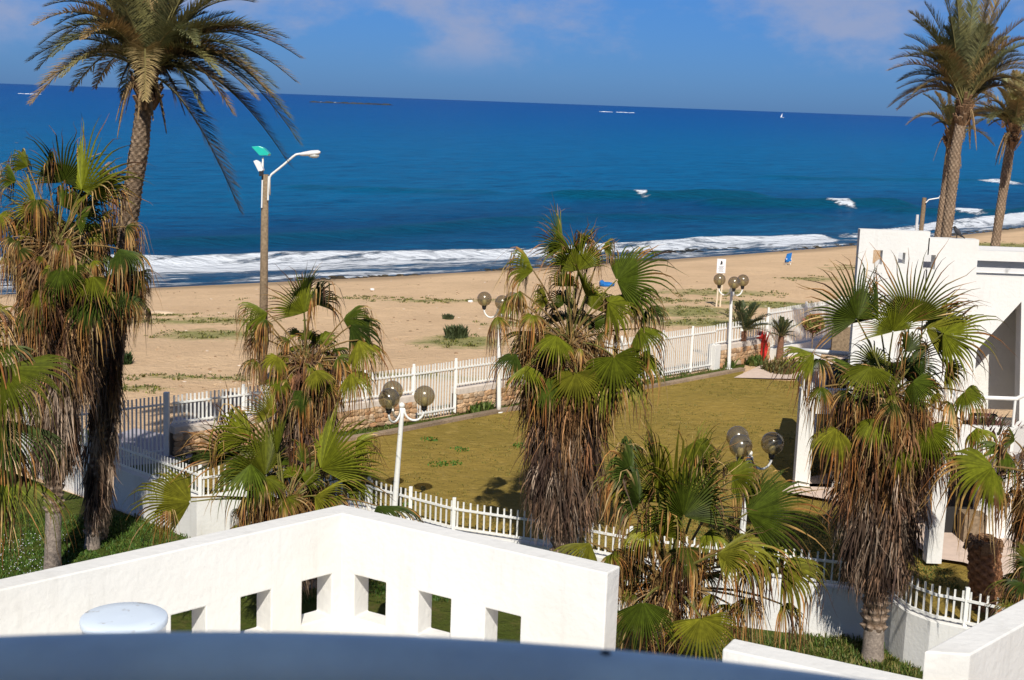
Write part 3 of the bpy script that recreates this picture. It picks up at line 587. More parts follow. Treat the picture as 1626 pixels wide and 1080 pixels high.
# ---------------------------------------------------------------- palms
GREEN = [np.array(c) for c in [(.088, .102, .006), (.115, .125, .008), (.055, .075, .006), (.150, .145, .012), (.036, .055, .007)]]
STRAW = [np.array(c) for c in [(.44, .21, .06), (.30, .12, .035), (.46, .27, .09), (.12, .055, .025), (.52, .35, .15), (.07, .035, .02), (.24, .13, .04)]]
def fan(mb, base, tip, twist=0, kind='g', spread=100, droop=.45, nseg=38, hub=None, cup=-.12, face=.40):
    base = np.asarray(base, float); A = np.asarray(tip, float)-base; R = np.linalg.norm(A); A = A/R
    view = nrm(base-np.array((0, 0, H))); Sd = nrm(np.cross(A, view)); Nn = np.cross(Sd, A)
    if Nn@view > 0: Nn = -Nn
    if hub is not None:                        # upper side of the blade faces up and inward, as it grows
        o_ = (base-np.asarray(hub))*np.array((1, 1, 0.)); o_ = nrm(o_) if np.linalg.norm(o_) > .03 else -nrm(view*np.array((1, 1, 0)))
        N0 = np.array((0, 0, 1.))*math.sqrt(max(0, 1-A[2]**2))-o_*A[2]; N0 = N0-A*(N0@A)
        N1 = nrm(N0)*.8+Nn*face; N1 = nrm(N1-A*(N1@A)); Nn = N1; Sd = np.cross(A, Nn)
    c, s_ = math.cos(twist), math.sin(twist); Sd, Nn = Sd*c+Nn*s_, Nn*c-Sd*s_
    ts = np.array([0.02, .16, .30, .42, .52, .62, .74, .88, 1.04, 1.22, 1.40]); K = len(ts)
    th = np.radians(np.linspace(-spread, spread, nseg)); dth = (th[1]-th[0])
    gcol_ = GREEN[rng.integers(5)]*rng.uniform(.7, 1.2); n = nseg
    L_ = 1-.36*(np.abs(th)/np.radians(130))**1.6; L_ *= rng.uniform(.85, 1.08, n)
    D = A[None]*np.cos(th)[:, None]+Sd[None]*np.sin(th)[:, None]; E_ = -A[None]*np.sin(th)[:, None]+Sd[None]*np.cos(th)[:, None]
    D = D+Nn[None]*cup*(np.sin(th)**2)[:, None]; D /= np.linalg.norm(D, axis=1)[:, None]
    up_ = max(0., A[2])
    if kind == 'b': t0, t1, dr = .20, .7, 1.2
    elif kind == 'm': t0, t1, dr = .36, .85, 1.15
    else: t0, t1, dr = .50, 1.10, (1.05-.65*up_)*(.6+droop)
    bend = np.clip(dr*rng.uniform(.55, 1.25, n), 0, 1.25)
    tmax = rng.uniform(1.0, 1.40, n) if kind != 'g' else rng.uniform(.9, 1.3, n)
    down = np.array((0, 0, -1.)); pos = np.repeat(base[None], n, 0)+D*.02*R; rows = []; cols = []
    brown_at = {'g': rng.uniform(.55, 1.1, n)-.10*(rng.random()<.4), 'm': rng.uniform(.34, .72, n), 'b': rng.uniform(.05, .35, n)}[kind]
    tipcol = np.array([STRAW[i] for i in rng.integers(0, len(STRAW), n)])*rng.uniform(.45, 1.1, (n, 1))
    segv = rng.uniform(.68, 1.3, (n, 1)); prev = ts[0]; jit = rng.normal(0, .20, (n, 3)); crl = rng.normal(0, .16, (n, 3))
    for k in range(K):
        t = ts[k]
        if k:
            b_ = np.clip(bend*np.clip((t-t0)/(t1-t0), 0, 1)**.9, 0, 1)[:, None]
            dir_ = D*(1-b_)+down*b_+jit*min(.5, max(0, t-.45))+crl*math.sin(t*9)*max(0, t-.5); dir_ /= np.linalg.norm(dir_, axis=1)[:, None]
            step = np.clip(np.minimum(t, tmax)-prev, 0, 1)
            pos = pos+dir_*(step*R*L_)[:, None]; prev = t
        wf = np.full(n, 1.0) if t < .38 else np.clip(.80-.80*(t-.36)/(tmax-.36), .03, 1)
        if kind == 'b': wf = wf*.7
        hw = (R*min(t, .46)*math.tan(dth/2)*1.04*wf+.0012)[:, None]
        pl = Nn[None]*(hw*1.25)
        rows.append(np.stack([pos-E_*hw, pos+pl, pos+E_*hw], 1))
        f = np.clip((t-brown_at)/.14, 0, 1)[:, None]; cc = gcol_[None]*segv*(1.12-.2*t)*(1-f)+tipcol*f
        cols.append(np.stack([cc*.92, cc*1.1, cc*.92], 1))
    P = np.stack(rows, 1); C = np.stack(cols, 1)       # (n,K,3,3)
    V = P.reshape(-1, 3); i0 = (np.arange(n)*K*3)[:, None, None]; k0 = (np.arange(K-1)*3)[None, :, None]; s0 = np.arange(2)[None, None, :]
    q = i0+k0+s0; f4 = np.stack([q, q+1, q+4, q+3], -1).reshape(-1, 4)
    mb.add(V, f4.tolist(), C.reshape(-1, 3))
def petiole(mb, a, b, sag=.12, w=.022, col=(.14, .13, .03)):
    a, b = np.asarray(a, float), np.asarray(b, float); L_ = np.linalg.norm(b-a); m = (a+b)/2+np.array((0, 0, sag*L_))
    pts = [(1-t)**2*a+2*t*(1-t)*m+t*t*b for t in np.linspace(0, 1, 6)]; mb.tube(pts, [w*1.5, w*1.1, w, w*.9, w*.8, w*.6], 5, col, cap=False)
def ribbons(mb, org, n, length, spreadv, wid, col, curl=.12):
    """n hanging ribbons from org (array n,3) ; each drops length"""
    K = 6; ts = np.linspace(0, 1, K); d = spreadv; rows = []
    ph = rng.uniform(0, 6.28, n); sw = rng.normal(0, curl, (n, 3)); side = np.stack([np.cos(ph), np.sin(ph), 0*ph], 1)
    cols = []
    for t in ts:
        p = org+d*(1-(1-t)**2)[..., None] if False else org+d*(1-(1-t)**2)
        p = p+np.array((0, 0, -1.))*(length*(t**1.25))[:, None]+sw*(t**2)+side*(np.sin(t*7+ph)*.02)[:, None]
        hw = wid*(1.05-t)*(0.35+min(1, t*4)*.65)
        rows.append(np.stack([p-side*hw[:, None], p+side*hw[:, None]], 1)); cols.append(np.stack([col*(1-.1*t)]*2, 1))
    P = np.stack(rows, 1); C = np.stack(cols, 1); i0 = (np.arange(n)*K*2)[:, None]; k0 = (np.arange(K-1)*2)[None]; q = i0+k0
    mb.add(P.reshape(-1, 3), np.stack([q, q+1, q+3, q+2], -1).reshape(-1, 4).tolist(), C.reshape(-1, 3))
SK1 = [np.array(c) for c in [(.34, .175, .075), (.20, .09, .04), (.42, .25, .12), (.08, .04, .022), (.44, .23, .08), (.12, .055, .028)]]
SK2 = [np.array(c) for c in [(.29, .195, .13), (.38, .28, .20), (.16, .10, .065), (.07, .04, .028), (.24, .14, .085)]]
def skirt(mb, axis, ztop, zbot, prof, nleaf=230, nrib=15):
    """dead fans hanging round the trunk. axis(z)->xy ; prof(t)->radius, t=0 top 1 bottom"""
    for i in range(nleaf):
        t = rng.uniform(0, 1)**.9; z = ztop+(zbot+.55-ztop)*t; ph = rng.uniform(0, 6.283); r = prof(t)*rng.uniform(.45, 1.15)
        cx, cy = axis(z); o = np.array((cx+.16*math.cos(ph), cy+.16*math.sin(ph), z+.25)); hub = np.array((cx+r*.62*math.cos(ph), cy+r*.62*math.sin(ph), z+rng.uniform(-.05, .12)))
        old = t > .45+rng.uniform(-.2, .2); pal = SK2 if old else SK1
        base = pal[rng.integers(len(pal))]*rng.uniform(.3, 1.3)
        petiole(mb, o, hub, .15, .014, base*.9)
        n = nrib; a2 = ph+rng.uniform(-.8, .8, n); out = rng.uniform(-.1, .55, n)[:, None]*r*.62*np.stack([np.cos(a2), np.sin(a2), 0*a2], 1)
        ln = rng.uniform(.5, 1.05, n)*(1.0 if t > .1 else .8); ln = np.minimum(ln, np.maximum(.25, z-zbot+rng.uniform(-.1, .15, n)))
        ribbons(mb, np.repeat(hub[None], n, 0)+rng.normal(0, .03, (n, 3)), n, ln, out, rng.uniform(.010, .034, n)*rng.uniform(.7, 1.2), base[None]*rng.uniform(.6, 1.35, (n, 1)), .10)
def trunk_mesh(mb, pts, rads, kind, n=28):
    pts = [np.array(p, float) for p in pts]; seg = np.array([0]+[np.linalg.norm(b-a) for a, b in zip(pts[:-1], pts[1:])]).cumsum(); Ln = seg[-1]
    step = .035 if kind != 'smooth' else .08; m = int(Ln/step); rows = []; cols = []
    for i in range(m+1):
        s_ = i/m*Ln; p = np.array([np.interp(s_, seg, [q[k] for q in pts]) for k in range(3)]); r = np.interp(s_, seg, rads); a = np.arange(n+1)/n*2*math.pi
        if kind == 'date':                     # spiral lattice of old leaf bases
            nb = 8; rowh = .092; rr = s_/rowh; ri = math.floor(rr); fz = rr-ri
            best = np.zeros(n+1)
            for dr_ in (0, 1):
                rj = ri-dr_; fzz = rr-rj; ang = (a*nb/(2*math.pi)+.5*(rj % 2)) % 1.0
                sh = np.clip(1-(np.abs(ang-.5)*2)**1.6, 0, 1)*np.clip(1-abs(fzz-.75)/.95, 0, 1)**.6*(1.15-fzz*.0)
                best = np.maximum(best, sh*(.35+.65*np.clip(fzz, 0, 1)))
            lump = best; lump = np.clip(lump*(.75+.5*vn(a*1.6+7, a*0+s_*5, 1, 8)), 0, 1); R_ = r*(.84+.26*lump)*(1+.05*math.sin(s_*1.7)+.04*math.sin(s_*4.1))+.006*np.sin(a*31+i*2.1); c = np.array((.10, .065, .04))[None]*(1-lump[:, None])+np.array((.34, .245, .165))[None]*lump[:, None]
        elif kind == 'boots':
            nb = 7; rowh = .16; rr = s_/rowh; ri = math.floor(rr); fz = rr-ri; ang = (a*nb/(2*math.pi)+.37*ri) % 1.0
            lump = np.clip(1-(np.abs(ang-.5)*2)**2, 0, 1)*fz; R_ = r*(.9+.55*lump*(.6+.8*vn(a*3, a*0+ri, 1, 3))); c = np.array((.14, .09, .055))[None]*(1-lump[:, None])+np.array((.36, .27, .20))[None]*lump[:, None]
        else:
            R_ = r*(1+.02*np.sin(a*3+s_)+.012*np.sin(a*23+np.sin(s_*6)*.6)); c = np.tile(np.array((.29, .235, .19)), (n+1, 1))*(.85+.25*vn(a*20/2, a*0+s_*1.5, 1, 5))[:, None]*(.92+.08*math.sin(s_*55))
        R_[-1] = R_[0]; c[-1] = c[0]
        rows.append(p+np.stack([R_*np.cos(a), R_*np.sin(a), 0*a], 1)); cols.append(c)
    P = np.array(rows); mb.grid(P[:, ::-1], np.array(cols)[:, ::-1])
    top = P[-1][:-1]; mb.add(top, [tuple(range(n))], (.16, .10, .06))
FACE = {(884, 533), (915, 592), (975, 566), (979, 445), (1361, 507), (1447, 512), (1497, 530), (1383, 582), (1449, 606), (130, 302), (98, 424), (148, 439), (483, 497), (501, 588), (421, 755), (509, 745), (1070, 793), (1186, 815), (1021, 956), (1113, 982), (1472, 680), (918, 430), (303, 797)}
def fan_palm(label, hub, base, leaves, zskirt=None, prof=None, trunk=.17, Y=None, extra=8, rsize=.95, skirt_n=230, upr=True, dead=14, seed=1, brownness=.5, cs=1.0, top_boots=True):
    global rng; rng = np.random.default_rng(seed*101+3); random.seed(seed)
    hub = np.array(hub, float); base = np.array(base, float)
    t = empty('fan_palm', base, label, 'palm tree')
    ax = lambda z: tuple((base+(hub-base)*np.clip((z-base[2])/(hub[2]-base[2]), 0, 1))[:2])
    zs = zskirt if zskirt is not None else hub[2]-1.0
    mb = MB(); P = [base+(hub-base)*k for k in np.linspace(0, 1, 8)]
    zb = max(base[2]+.3, zs-.75); pb = [np.array((*ax(z), z)) for z in np.linspace(zb, hub[2]-.05, 6)]; pl = [np.array((*ax(z), z)) for z in np.linspace(base[2]-.1, zb+.1, 5)]
    trunk_mesh(mb, pl, [trunk*1.28, trunk*1.1, trunk*1.02, trunk, trunk*.98], 'smooth'); trunk_mesh(mb, pb, [trunk*.98, trunk*1.05, trunk, trunk*.95, trunk*.9, trunk*.5], 'boots')
    mb.build('trunk', M['bark'], t, smooth=True)
    mb = MB()
    for lf in leaves:
        bx, by, tx, ty = lf[:4]; kind = lf[4] if len(lf) > 4 else 'g'; kind = 'b' if kind == 'm' and rng.random() < .25 else ('m' if kind == 'g' and (int(bx), int(by)) not in FACE and rng.random() < .35 else kind); dz = lf[5] if len(lf) > 5 else 0.; tw = lf[6] if len(lf) > 6 else rng.choice((-1, 1))*rng.uniform(.15, .95)
        ex = lf[7] if len(lf) > 7 else {}
        b = at(bx, by, hub[1]-dz); k = at(tx, ty, hub[1]-dz*1.0-(.35 if ty > by else .1)); k = b+(k-b)*1.3
        petiole(mb, hub+rng.normal(0, .05, 3)-(0, 0, .05), b, rng.uniform(.08, .2), .020*cs, (.17, .16, .04) if kind == 'g' else (.22, .14, .05))
        fan(mb, b, k, rng.uniform(-.35, .35), kind, hub=hub, face=1.8 if (int(bx), int(by)) in FACE else rng.uniform(.15, .8), nseg=int(rng.integers(30, 38)), spread=ex.get('spread', rng.uniform(78, 105)), droop=ex.get('droop', rng.uniform(.25, .6)), cup=rng.choice((-.8, -.55, -.35, -.15)))
    extra = int(extra*1.6)+4; dead = int(dead*1.9)
    for i in range(extra):                      # filler leaves, mostly behind and dry
        ph = rng.uniform(0, 6.283); el = rng.uniform(-.6, 1.1); d = np.array((math.cos(ph)*math.cos(el), abs(math.sin(ph))*math.cos(el)*1., math.sin(el)))
        b = hub+d*rng.uniform(.5, .85)*rsize; petiole(mb, hub, b, .15, .016); kind = 'g' if rng.random() > brownness else ('m' if rng.random() < .5 else 'b')
        fan(mb, b, b+nrm(d-(0, 0, .4))*rsize*rng.uniform(.6, .95), rng.uniform(-.5, .5), kind, nseg=32, hub=hub, face=.1, cup=rng.uniform(-.7, -.1))
    for i in range(dead):                       # dry hanging fans under the crown
        ph = rng.uniform(0, 6.283); rr = rng.uniform(.45, 1.0)*rsize; b = hub+np.array((math.cos(ph)*rr, math.sin(ph)*rr, rng.uniform(-.55, .30)))
        petiole(mb, hub-(0, 0, .1), b, .25, .013, (.30, .2, .10)); fan(mb, b, b+nrm((math.cos(ph)*.6, math.sin(ph)*.6, -1))*rsize*rng.uniform(.4, .7), rng.uniform(-1.2, 1.2), 'b', spread=rng.uniform(40, 75), nseg=20)
    for i in range(int(44*rsize)):              # dry stubs and torn strips tangled round the heart
        ph = rng.uniform(0, 6.283); o = hub+np.array((math.cos(ph)*.25, math.sin(ph)*.25, rng.uniform(-.5, .35)))*rsize; n_ = 9
        ribbons(mb, np.repeat(o[None], n_, 0)+rng.normal(0, .12, (n_, 3)), n_, rng.uniform(.25, .8, n_), rng.normal(0, .28, (n_, 3)), rng.uniform(.006, .016, n_), np.tile(STRAW[rng.integers(7)]*rng.uniform(.3, 1.1), (n_, 1)), .15)
    mb.build('crown', M['leaf'], t)
    if skirt_n:
        mb = MB(); skirt(mb, ax, hub[2]-.05, zs, prof or (lambda q: (.55 if q < .15 else .62-.2*q)), skirt_n); mb.build('dead_leaf_skirt', M['straw'], t)
    return t
GZ = -1.05
# D: large middle palm
D = at(905, 545, 28.2)
fan_palm('large shaggy fan palm in the middle, its dead skirt reaching the picket fence', D, (D[0]+.0, 28.2, GZ), [
    (894, 392, 880, 340), (918, 430, 908, 375, 'g', .2), (905, 420, 935, 368, 'g', .0), (847, 430, 812, 376, 'g', .1), (979, 445, 1056, 408, 'g', .2, .3), (965, 480, 1038, 476, 'm', .3), (789, 503, 777, 548, 'b', .3), (812, 470, 800, 510, 'm', .1),
    (884, 533, 855, 572, 'g', .9), (915, 592, 917, 650, 'g', .95, 0.), (975, 566, 1000, 632, 'g', .8, .1), (836, 580, 805, 612, 'g', .7), (1015, 522, 1070, 545, 'm', .4), (1015, 565, 1055, 612, 'm', .4), (957, 392, 978, 372, 'm', .0),
    (940, 405, 945, 365, 'm', -.2), (820, 562, 780, 585, 'm', .5), (825, 462, 800, 485, 'b', .2), (1028, 490, 1066, 503, 'm', 0), (870, 480, 850, 440, 'm', -.3), (940, 490, 960, 440, 'm', -.2), (870, 600, 865, 660, 'm', .8), (955, 600, 965, 665, 'm', .7), (995, 590, 1030, 650, 'g', .5), (845, 500, 820, 540, 'b', .5),
    (900, 455, 890, 410, 'g', .5), (930, 470, 915, 420, 'g', .4), (1000, 470, 1050, 450, 'm', .1), (905, 395, 880, 360, 'g', .1), (925, 385, 930, 345, 'm', -.1)], zskirt=at(905, 850, 28.2)[2], prof=lambda q: 1.2 if q < .2 else (1.25-.55*q), skirt_n=380, seed=1, extra=10, dead=22, rsize=1.0)
# B: palm left of the middle
B = at(485, 578, 29.5)
fan_palm('fan palm left of the middle with a green tuft on top and drooping brown fans', B, (B[0]+.1, 29.5, GZ), [
    (483, 497, 466, 444, 'g', .2, 0), (497, 482, 519, 426, 'g', .2, .2), (480, 470, 490, 430, 'g', .1), (425, 497, 366, 468, 'g', .2, .5), (421, 507, 390, 528, 'b', .3), (545, 508, 603, 478, 'm', .1, .9), (557, 517, 622, 516, 'm', .2, 1.0), (569, 540, 618, 575, 'm', .3, .9), (405, 571, 368, 588, 'b', .3),
    (441, 566, 415, 590, 'm', .7), (501, 588, 522, 612, 'g', .9, 0), (557, 592, 600, 622, 'm', .5, .6), (445, 603, 421, 630, 'm', .8), (537, 567, 585, 575, 'b', .2), (410, 537, 374, 545, 'b', .2), (520, 610, 545, 650, 'm', .6), (480, 620, 470, 668, 'm', .7), (460, 540, 420, 520, 'b', .0), (425, 520, 375, 505, 'm', 0)],
    zskirt=at(485, 745, 29.5)[2], prof=lambda q: .85-.2*q, skirt_n=180, seed=2, extra=5, dead=16, rsize=.85, brownness=.9)
# C: low green palm before it
C_ = at(455, 800, 26.0)
fan_palm('low fan palm with upright green fans just behind the parapet corner, left of the lamp', C_, (C_[0]+.05, 26.0, GZ), [
    (395, 700, 348, 625, 'g', .2, .8), (421, 755, 408, 678, 'g', .4, .0), (398, 736, 340, 790, 'g', .6, .9), (509, 745, 566, 668, 'g', .3, .5), (500, 788, 552, 757, 'g', .3), (565, 706, 612, 686, 'm', -.2, .8), (433, 660, 416, 620, 'g', -.2), (421, 758, 452, 795, 'g', .7, .2),
    (303, 797, 205, 772, 'g', .8, .5, dict(spread=70, droop=.9)), (598, 803, 690, 812, 'm', .7, .7, dict(spread=75)), (440, 720, 445, 650, 'g', 0., .6), (480, 735, 500, 660, 'm', -.2, 1.0), (540, 760, 590, 730, 'g', -.1), (375, 725, 355, 650, 'g', 0, .9), (530, 790, 560, 830, 'b', .5), (400, 780, 380, 830, 'b', .4), (455, 790, 470, 850, 'b', .8), (265, 795, 235, 830, 'b', .7)],
    zskirt=.1, prof=lambda q: .75, skirt_n=70, seed=3, extra=10, dead=10, brownness=.3, rsize=1.0)
# E: low palm right of centre, close
E_ = at(1058, 928, 21.5)
fan_palm('green fan palm behind the parapet end, two bright fans hanging at its foot', E_, (E_[0]+.05, 21.5, GZ), [
    (1070, 793, 1082, 700, 'g', .3, .1, dict(spread=110)), (1003, 752, 984, 672, 'g', .2, 1.0), (998, 780, 938, 742, 'g', .1, .5), (1186, 815, 1296, 778, 'g', .3, .5, dict(spread=80)), (1162, 868, 1255, 875, 'm', .6, .6), (1163, 755, 1228, 735, 'm', -.2, 1.0),
    (1021, 956, 1022, 1032, 'g', 1.1, .0, dict(spread=75, droop=.1)), (1113, 982, 1131, 1052, 'g', 1.1, -.1, dict(spread=95, droop=.1)), (937, 862, 868, 880, 'm', .4, .6), (970, 880, 1000, 915, 'b', .4), (1243, 900, 1338, 915, 'm', .2, .7), (1243, 960, 1302, 995, 'm', .4, .7), (1186, 950, 1210, 1015, 'b', .5), (1104, 700, 1140, 735, 'm', .1, .8),
    (1045, 780, 1035, 695, 'g', .3, .5), (1085, 820, 1105, 730, 'g', .5, -.4), (1050, 850, 1040, 775, 'g', .6, .5), (1015, 800, 995, 720, 'g', .4, -.6), (1100, 740, 1120, 690, 'g', 0, .4), (1200, 880, 1270, 850, 'm', .5, .4), (1140, 880, 1190, 850, 'g', .7, .5), (1045, 760, 1035, 690, 'g', .2, .9), (1110, 790, 1140, 720, 'g', .1, .7), (1090, 870, 1100, 960, 'b', .4, .5), (1190, 900, 1220, 960, 'b', .5), (1025, 840, 990, 870, 'm', .5), (1160, 960, 1175, 1020, 'b', .4), (1130, 840, 1165, 880, 'm', .1, .8)],
    zskirt=-.6, prof=lambda q: .4, skirt_n=55, seed=4, extra=6, dead=12, brownness=.6, rsize=.9, cs=1.15)
# F: right palm
F_ = at(1408, 632, 26.5); fb = gz(1385, 1052, GZ)
fan_palm('tall shaggy fan palm on the right, in front of the white house', F_, (fb[0], fb[1], GZ), [
    (1361, 507, 1342, 428, 'g', .3, .2, dict(spread=110)), (1447, 512, 1441, 425, 'g', .2, .1), (1470, 523, 1534, 474, 'g', .2, .5), (1497, 530, 1574, 510, 'g', .5, .1, dict(spread=105)), (1293, 562, 1228, 548, 'm', .3, .9), (1383, 582, 1358, 628, 'g', .9, .0), (1449, 606, 1482, 640, 'g', .8, .4),
    (1305, 614, 1284, 668, 'm', .5, .3), (1328, 680, 1283, 722, 'm', .7, .2), (1387, 664, 1372, 722, 'm', .9, .1), (1472, 680, 1496, 738, 'g', .8, .2), (1531, 622, 1577, 652, 'm', .3, .7), (1430, 712, 1430, 760, 'g', .8, .4), (1500, 590, 1545, 592, 'm', .1), (1418, 527, 1408, 475, 'g', .5, .9), (1490, 700, 1555, 745, 'm', .2, .8),
    (1440, 560, 1436, 505, 'g', .7, .9), (1350, 700, 1330, 760, 'b', .6), (1300, 570, 1275, 620, 'b', .2), (1510, 640, 1530, 700, 'b', .4), (1395, 505, 1385, 440, 'g', -.1, .7), (1550, 680, 1600, 700, 'm', -.1), (1420, 640, 1410, 700, 'm', 1.0), (1345, 620, 1310, 650, 'm', .5)],
    zskirt=at(1408, 945, 26.4)[2], prof=lambda q: 1.25 if q < .2 else (1.38-.70*q), skirt_n=400, seed=5, extra=10, dead=20, rsize=1.0, trunk=.2)
# A: left palm
A_ = at(92, 392, 29.5); ab = gz(106, 893, GZ)
fan_palm('tall shaggy fan palm near the left edge with a bare grey lower trunk', A_, (ab[0], ab[1]-1.0, GZ), [
    (130, 302, 150, 222, 'g', .3, .2, dict(spread=105)), (74, 280, 80, 222, 'g', .1), (26, 287, 2, 245, 'm', .1), (44, 265, 20, 222, 'g', -.1), (141, 308, 196, 268, 'g', .3, .6), (178, 298, 222, 284, 'b', .1), (59, 317, 55, 365, 'b', .4), (200, 360, 238, 364, 'm', .2, .5), (0, 340, 36, 375, 'b', .3),
    (98, 424, 106, 470, 'g', .9, .0), (148, 439, 165, 487, 'g', .8, .1), (189, 395, 246, 418, 'm', .5, .4), (30, 395, 62, 430, 'b', .5), (189, 460, 220, 492, 'g', .4), (64, 459, 66, 502, 'm', .8), (10, 400, -15, 440, 'b', .3), (100, 330, 110, 280, 'm', -.1), (60, 330, 40, 280, 'g', .0), (165, 340, 200, 320, 'm', .0), (120, 340, 140, 270, 'g', -.3), (50, 480, 30, 540, 'm', .6), (140, 480, 150, 540, 'm', .6),
    (-10, 300, -30, 250, 'g', 0), (100, 290, 105, 225, 'g', -.2), (155, 285, 180, 232, 'm', -.1)],
    zskirt=at(115, 765, 29.5)[2], prof=lambda q: 1.05 if q < .35 else (1.25-.75*q), skirt_n=430, seed=6, extra=12, dead=30, rsize=1.05)
A2 = at(178, 455, 31.5); a2b = gz(160, 868, GZ)
fan_palm('dark shaggy fan palm right behind the left palm, its skirt reaching the grass in shade', A2, (a2b[0]-.15, a2b[1]-.2, GZ), [
    (200, 400, 235, 372, 'm', .1), (210, 440, 252, 430, 'm', .2), (165, 400, 150, 340, 'g', 0), (205, 470, 240, 505, 'b', .3), (180, 390, 200, 330, 'm', -.2)],
    zskirt=-.4, prof=lambda q: .5-.12*q, skirt_n=170, seed=7, extra=6, dead=14, rsize=.8)
# L: palm off the left edge
Lh = at(-75, 640, 22.5)
fan_palm('fan palm at the left edge of the photo, only its drooping fans in view', Lh, (Lh[0], 22.5, GZ), [
    (2, 584, 112, 612, 'g', .3, .6, dict(spread=60, droop=.8)), (0, 665, 95, 712, 'g', .3, .4, dict(spread=60, droop=.7)), (0, 745, 88, 815, 'g', .3, .3, dict(spread=55)), (-20, 480, 30, 520, 'm', 0), (-10, 550, 60, 560, 'm', .0), (5, 700, 60, 790, 'b', .3), (-15, 610, 60, 670, 'b', .5), (-10, 780, 30, 850, 'm', .3), (-25, 520, 20, 470, 'm', -.2), (-60, 560, -40, 480), (-120, 600, -190, 560)],
    zskirt=.5, prof=lambda q: .6, skirt_n=110, seed=8, extra=5, dead=10)
# G: palm at right edge
Gh = at(1640, 755, 24.5)
fan_palm('fan palm cut by the right edge, dark fans hanging over the porch', Gh, (Gh[0]+.5, 25.4, GZ), [
    (1577, 741, 1490, 762, 'm', .4, .8, dict(spread=85)), (1612, 700, 1590, 650, 'm', .0, .9), (1645, 700, 1690, 650), (1600, 720, 1540, 700, 'm', -.2, 1.), (1640, 790, 1640, 850, 'b', .3)],
    zskirt=.9, prof=lambda q: .4, skirt_n=20, seed=9, extra=0, dead=3, brownness=.8)
# small low palm right of the stump
Kh = at(1650, 925, 21.0)
fan_palm('low dark fan behind the white block wall at the right edge', Kh, (Kh[0], 21.0, GZ), [(1625, 925, 1583, 925, 'm', .2, .6), (1630, 955, 1592, 968, 'g', .2, .4), (1640, 905, 1610, 880, 'm', 0)], zskirt=-.2, skirt_n=0, seed=10, extra=0, dead=3, rsize=.6)

# stump of a cut palm
sb = gz(1532, 1010, GZ); st = at(1562, 862, sb[1]-1.2)
t = empty('palm_stump', sb, 'cut-off palm trunk without a crown, leaning in front of the porch', 'palm stump')
mb = MB(); trunk_mesh(mb, [np.array((sb[0], sb[1]-1.2, GZ-.1)), np.array((sb[0]*.55+st[0]*.45, sb[1]-1.2, .5)), st], [.34, .30, .33], 'date', 40); mb.v[-2][:, :] += 0; mb.c = [c*np.array((1.3, .88, .64)) for c in mb.c]; mb.build('trunk', M['bark'], t, smooth=True)
mb = MB()
for i in range(60):
    ph = random.uniform(0, 6.28); rr = random.uniform(.15, .36); p = st+np.array((rr*math.cos(ph), rr*math.sin(ph), random.uniform(-.06, .03))); mb.box(p, (random.uniform(.08, .16), .05, random.uniform(.10, .22)), ph+1.57, (.26, .15, .08), tilt=Matrix.Rotation(random.uniform(-.5, .2), 3, 'X'))
mb.build('leaf_bases', M['bark'], t)

# date palms ------------------------------------------------------------
DG = [np.array(c) for c in [(.24, .225, .085), (.30, .265, .11), (.17, .175, .075), (.38, .28, .12), (.13, .135, .055), (.33, .22, .09)]]
def frond(mb, a, b, arch=.2, col=None, dead=False, ll=.54, n=140, wid=.012):
    a, b = np.asarray(a, float), np.asarray(b, float); L_ = np.linalg.norm(b-a); m = a*.56+b*.44+np.array((0, 0, arch*L_*2.0))
    ts = np.linspace(0, 1, 18); P = np.array([(1-t)**2*a+2*t*(1-t)*m+t*t*b for t in ts]); col = DG[rng.integers(6)]*rng.uniform(.8, 1.25) if col is None else np.array(col)
    mb.tube(P, list(np.linspace(.03, .006, 18)), 5, (.20, .17, .06) if not dead else (.3, .2, .1), cap=False)
    tt = np.linspace(.16, 1, n); Q = np.stack([np.interp(tt, ts, P[:, k]) for k in range(3)], 1); T = np.gradient(Q, axis=0); T /= np.linalg.norm(T, axis=1)[:, None]
    up = np.array((0, 0, 1.)); Sd = np.cross(T, up); Sd /= np.maximum(.15, np.linalg.norm(Sd, axis=1))[:, None]; Up = np.cross(Sd, T)
    ln = ll*np.clip(np.sin(math.pi*(.16+.80*tt)), .12, 1)**.7*L_/2.6
    V = []; C = []
    for sg in (-1, 1):
        for rep in range(1):
            j = rng.normal(0, .09, (n, 3)); k_ = 1.0*(1-tt*.45)[:, None] if not dead else .3
            d = T*(.42+.6*tt)[:, None]+Sd*sg*k_+Up*rng.uniform(.12, .55, n)[:, None]*(0 if dead else 1)+j
            if dead: d = d-up*.9
            d /= np.linalg.norm(d, axis=1)[:, None]; e = np.cross(d, Up); e /= np.maximum(.1, np.linalg.norm(e, axis=1))[:, None]
            l1 = (ln*rng.uniform(.85, 1.12, n))[:, None]; m1 = Q+d*l1*.5; m2 = Q+d*l1-up*.10*l1
            w1 = wid*1.0
            V.append(np.stack([Q-e*wid*.6, Q+e*wid*.6, m1+e*w1, m1-e*w1, m2], 1))
            c = col[None]*rng.uniform(.75, 1.25, (n, 1)); c2 = c*.8+np.array((.3, .22, .10))*.2*rng.uniform(0, 1.5, (n, 1)); C.append(np.stack([c*.9, c*.9, c, c, c2], 1))
    V = np.concatenate(V); C = np.concatenate(C); q = np.arange(len(V))*5
    f = [(i, i+1, i+2, i+3) for i in q]+[(i+3, i+2, i+4) for i in q]
    mb.add(V.reshape(-1, 3), f, C.reshape(-1, 3))
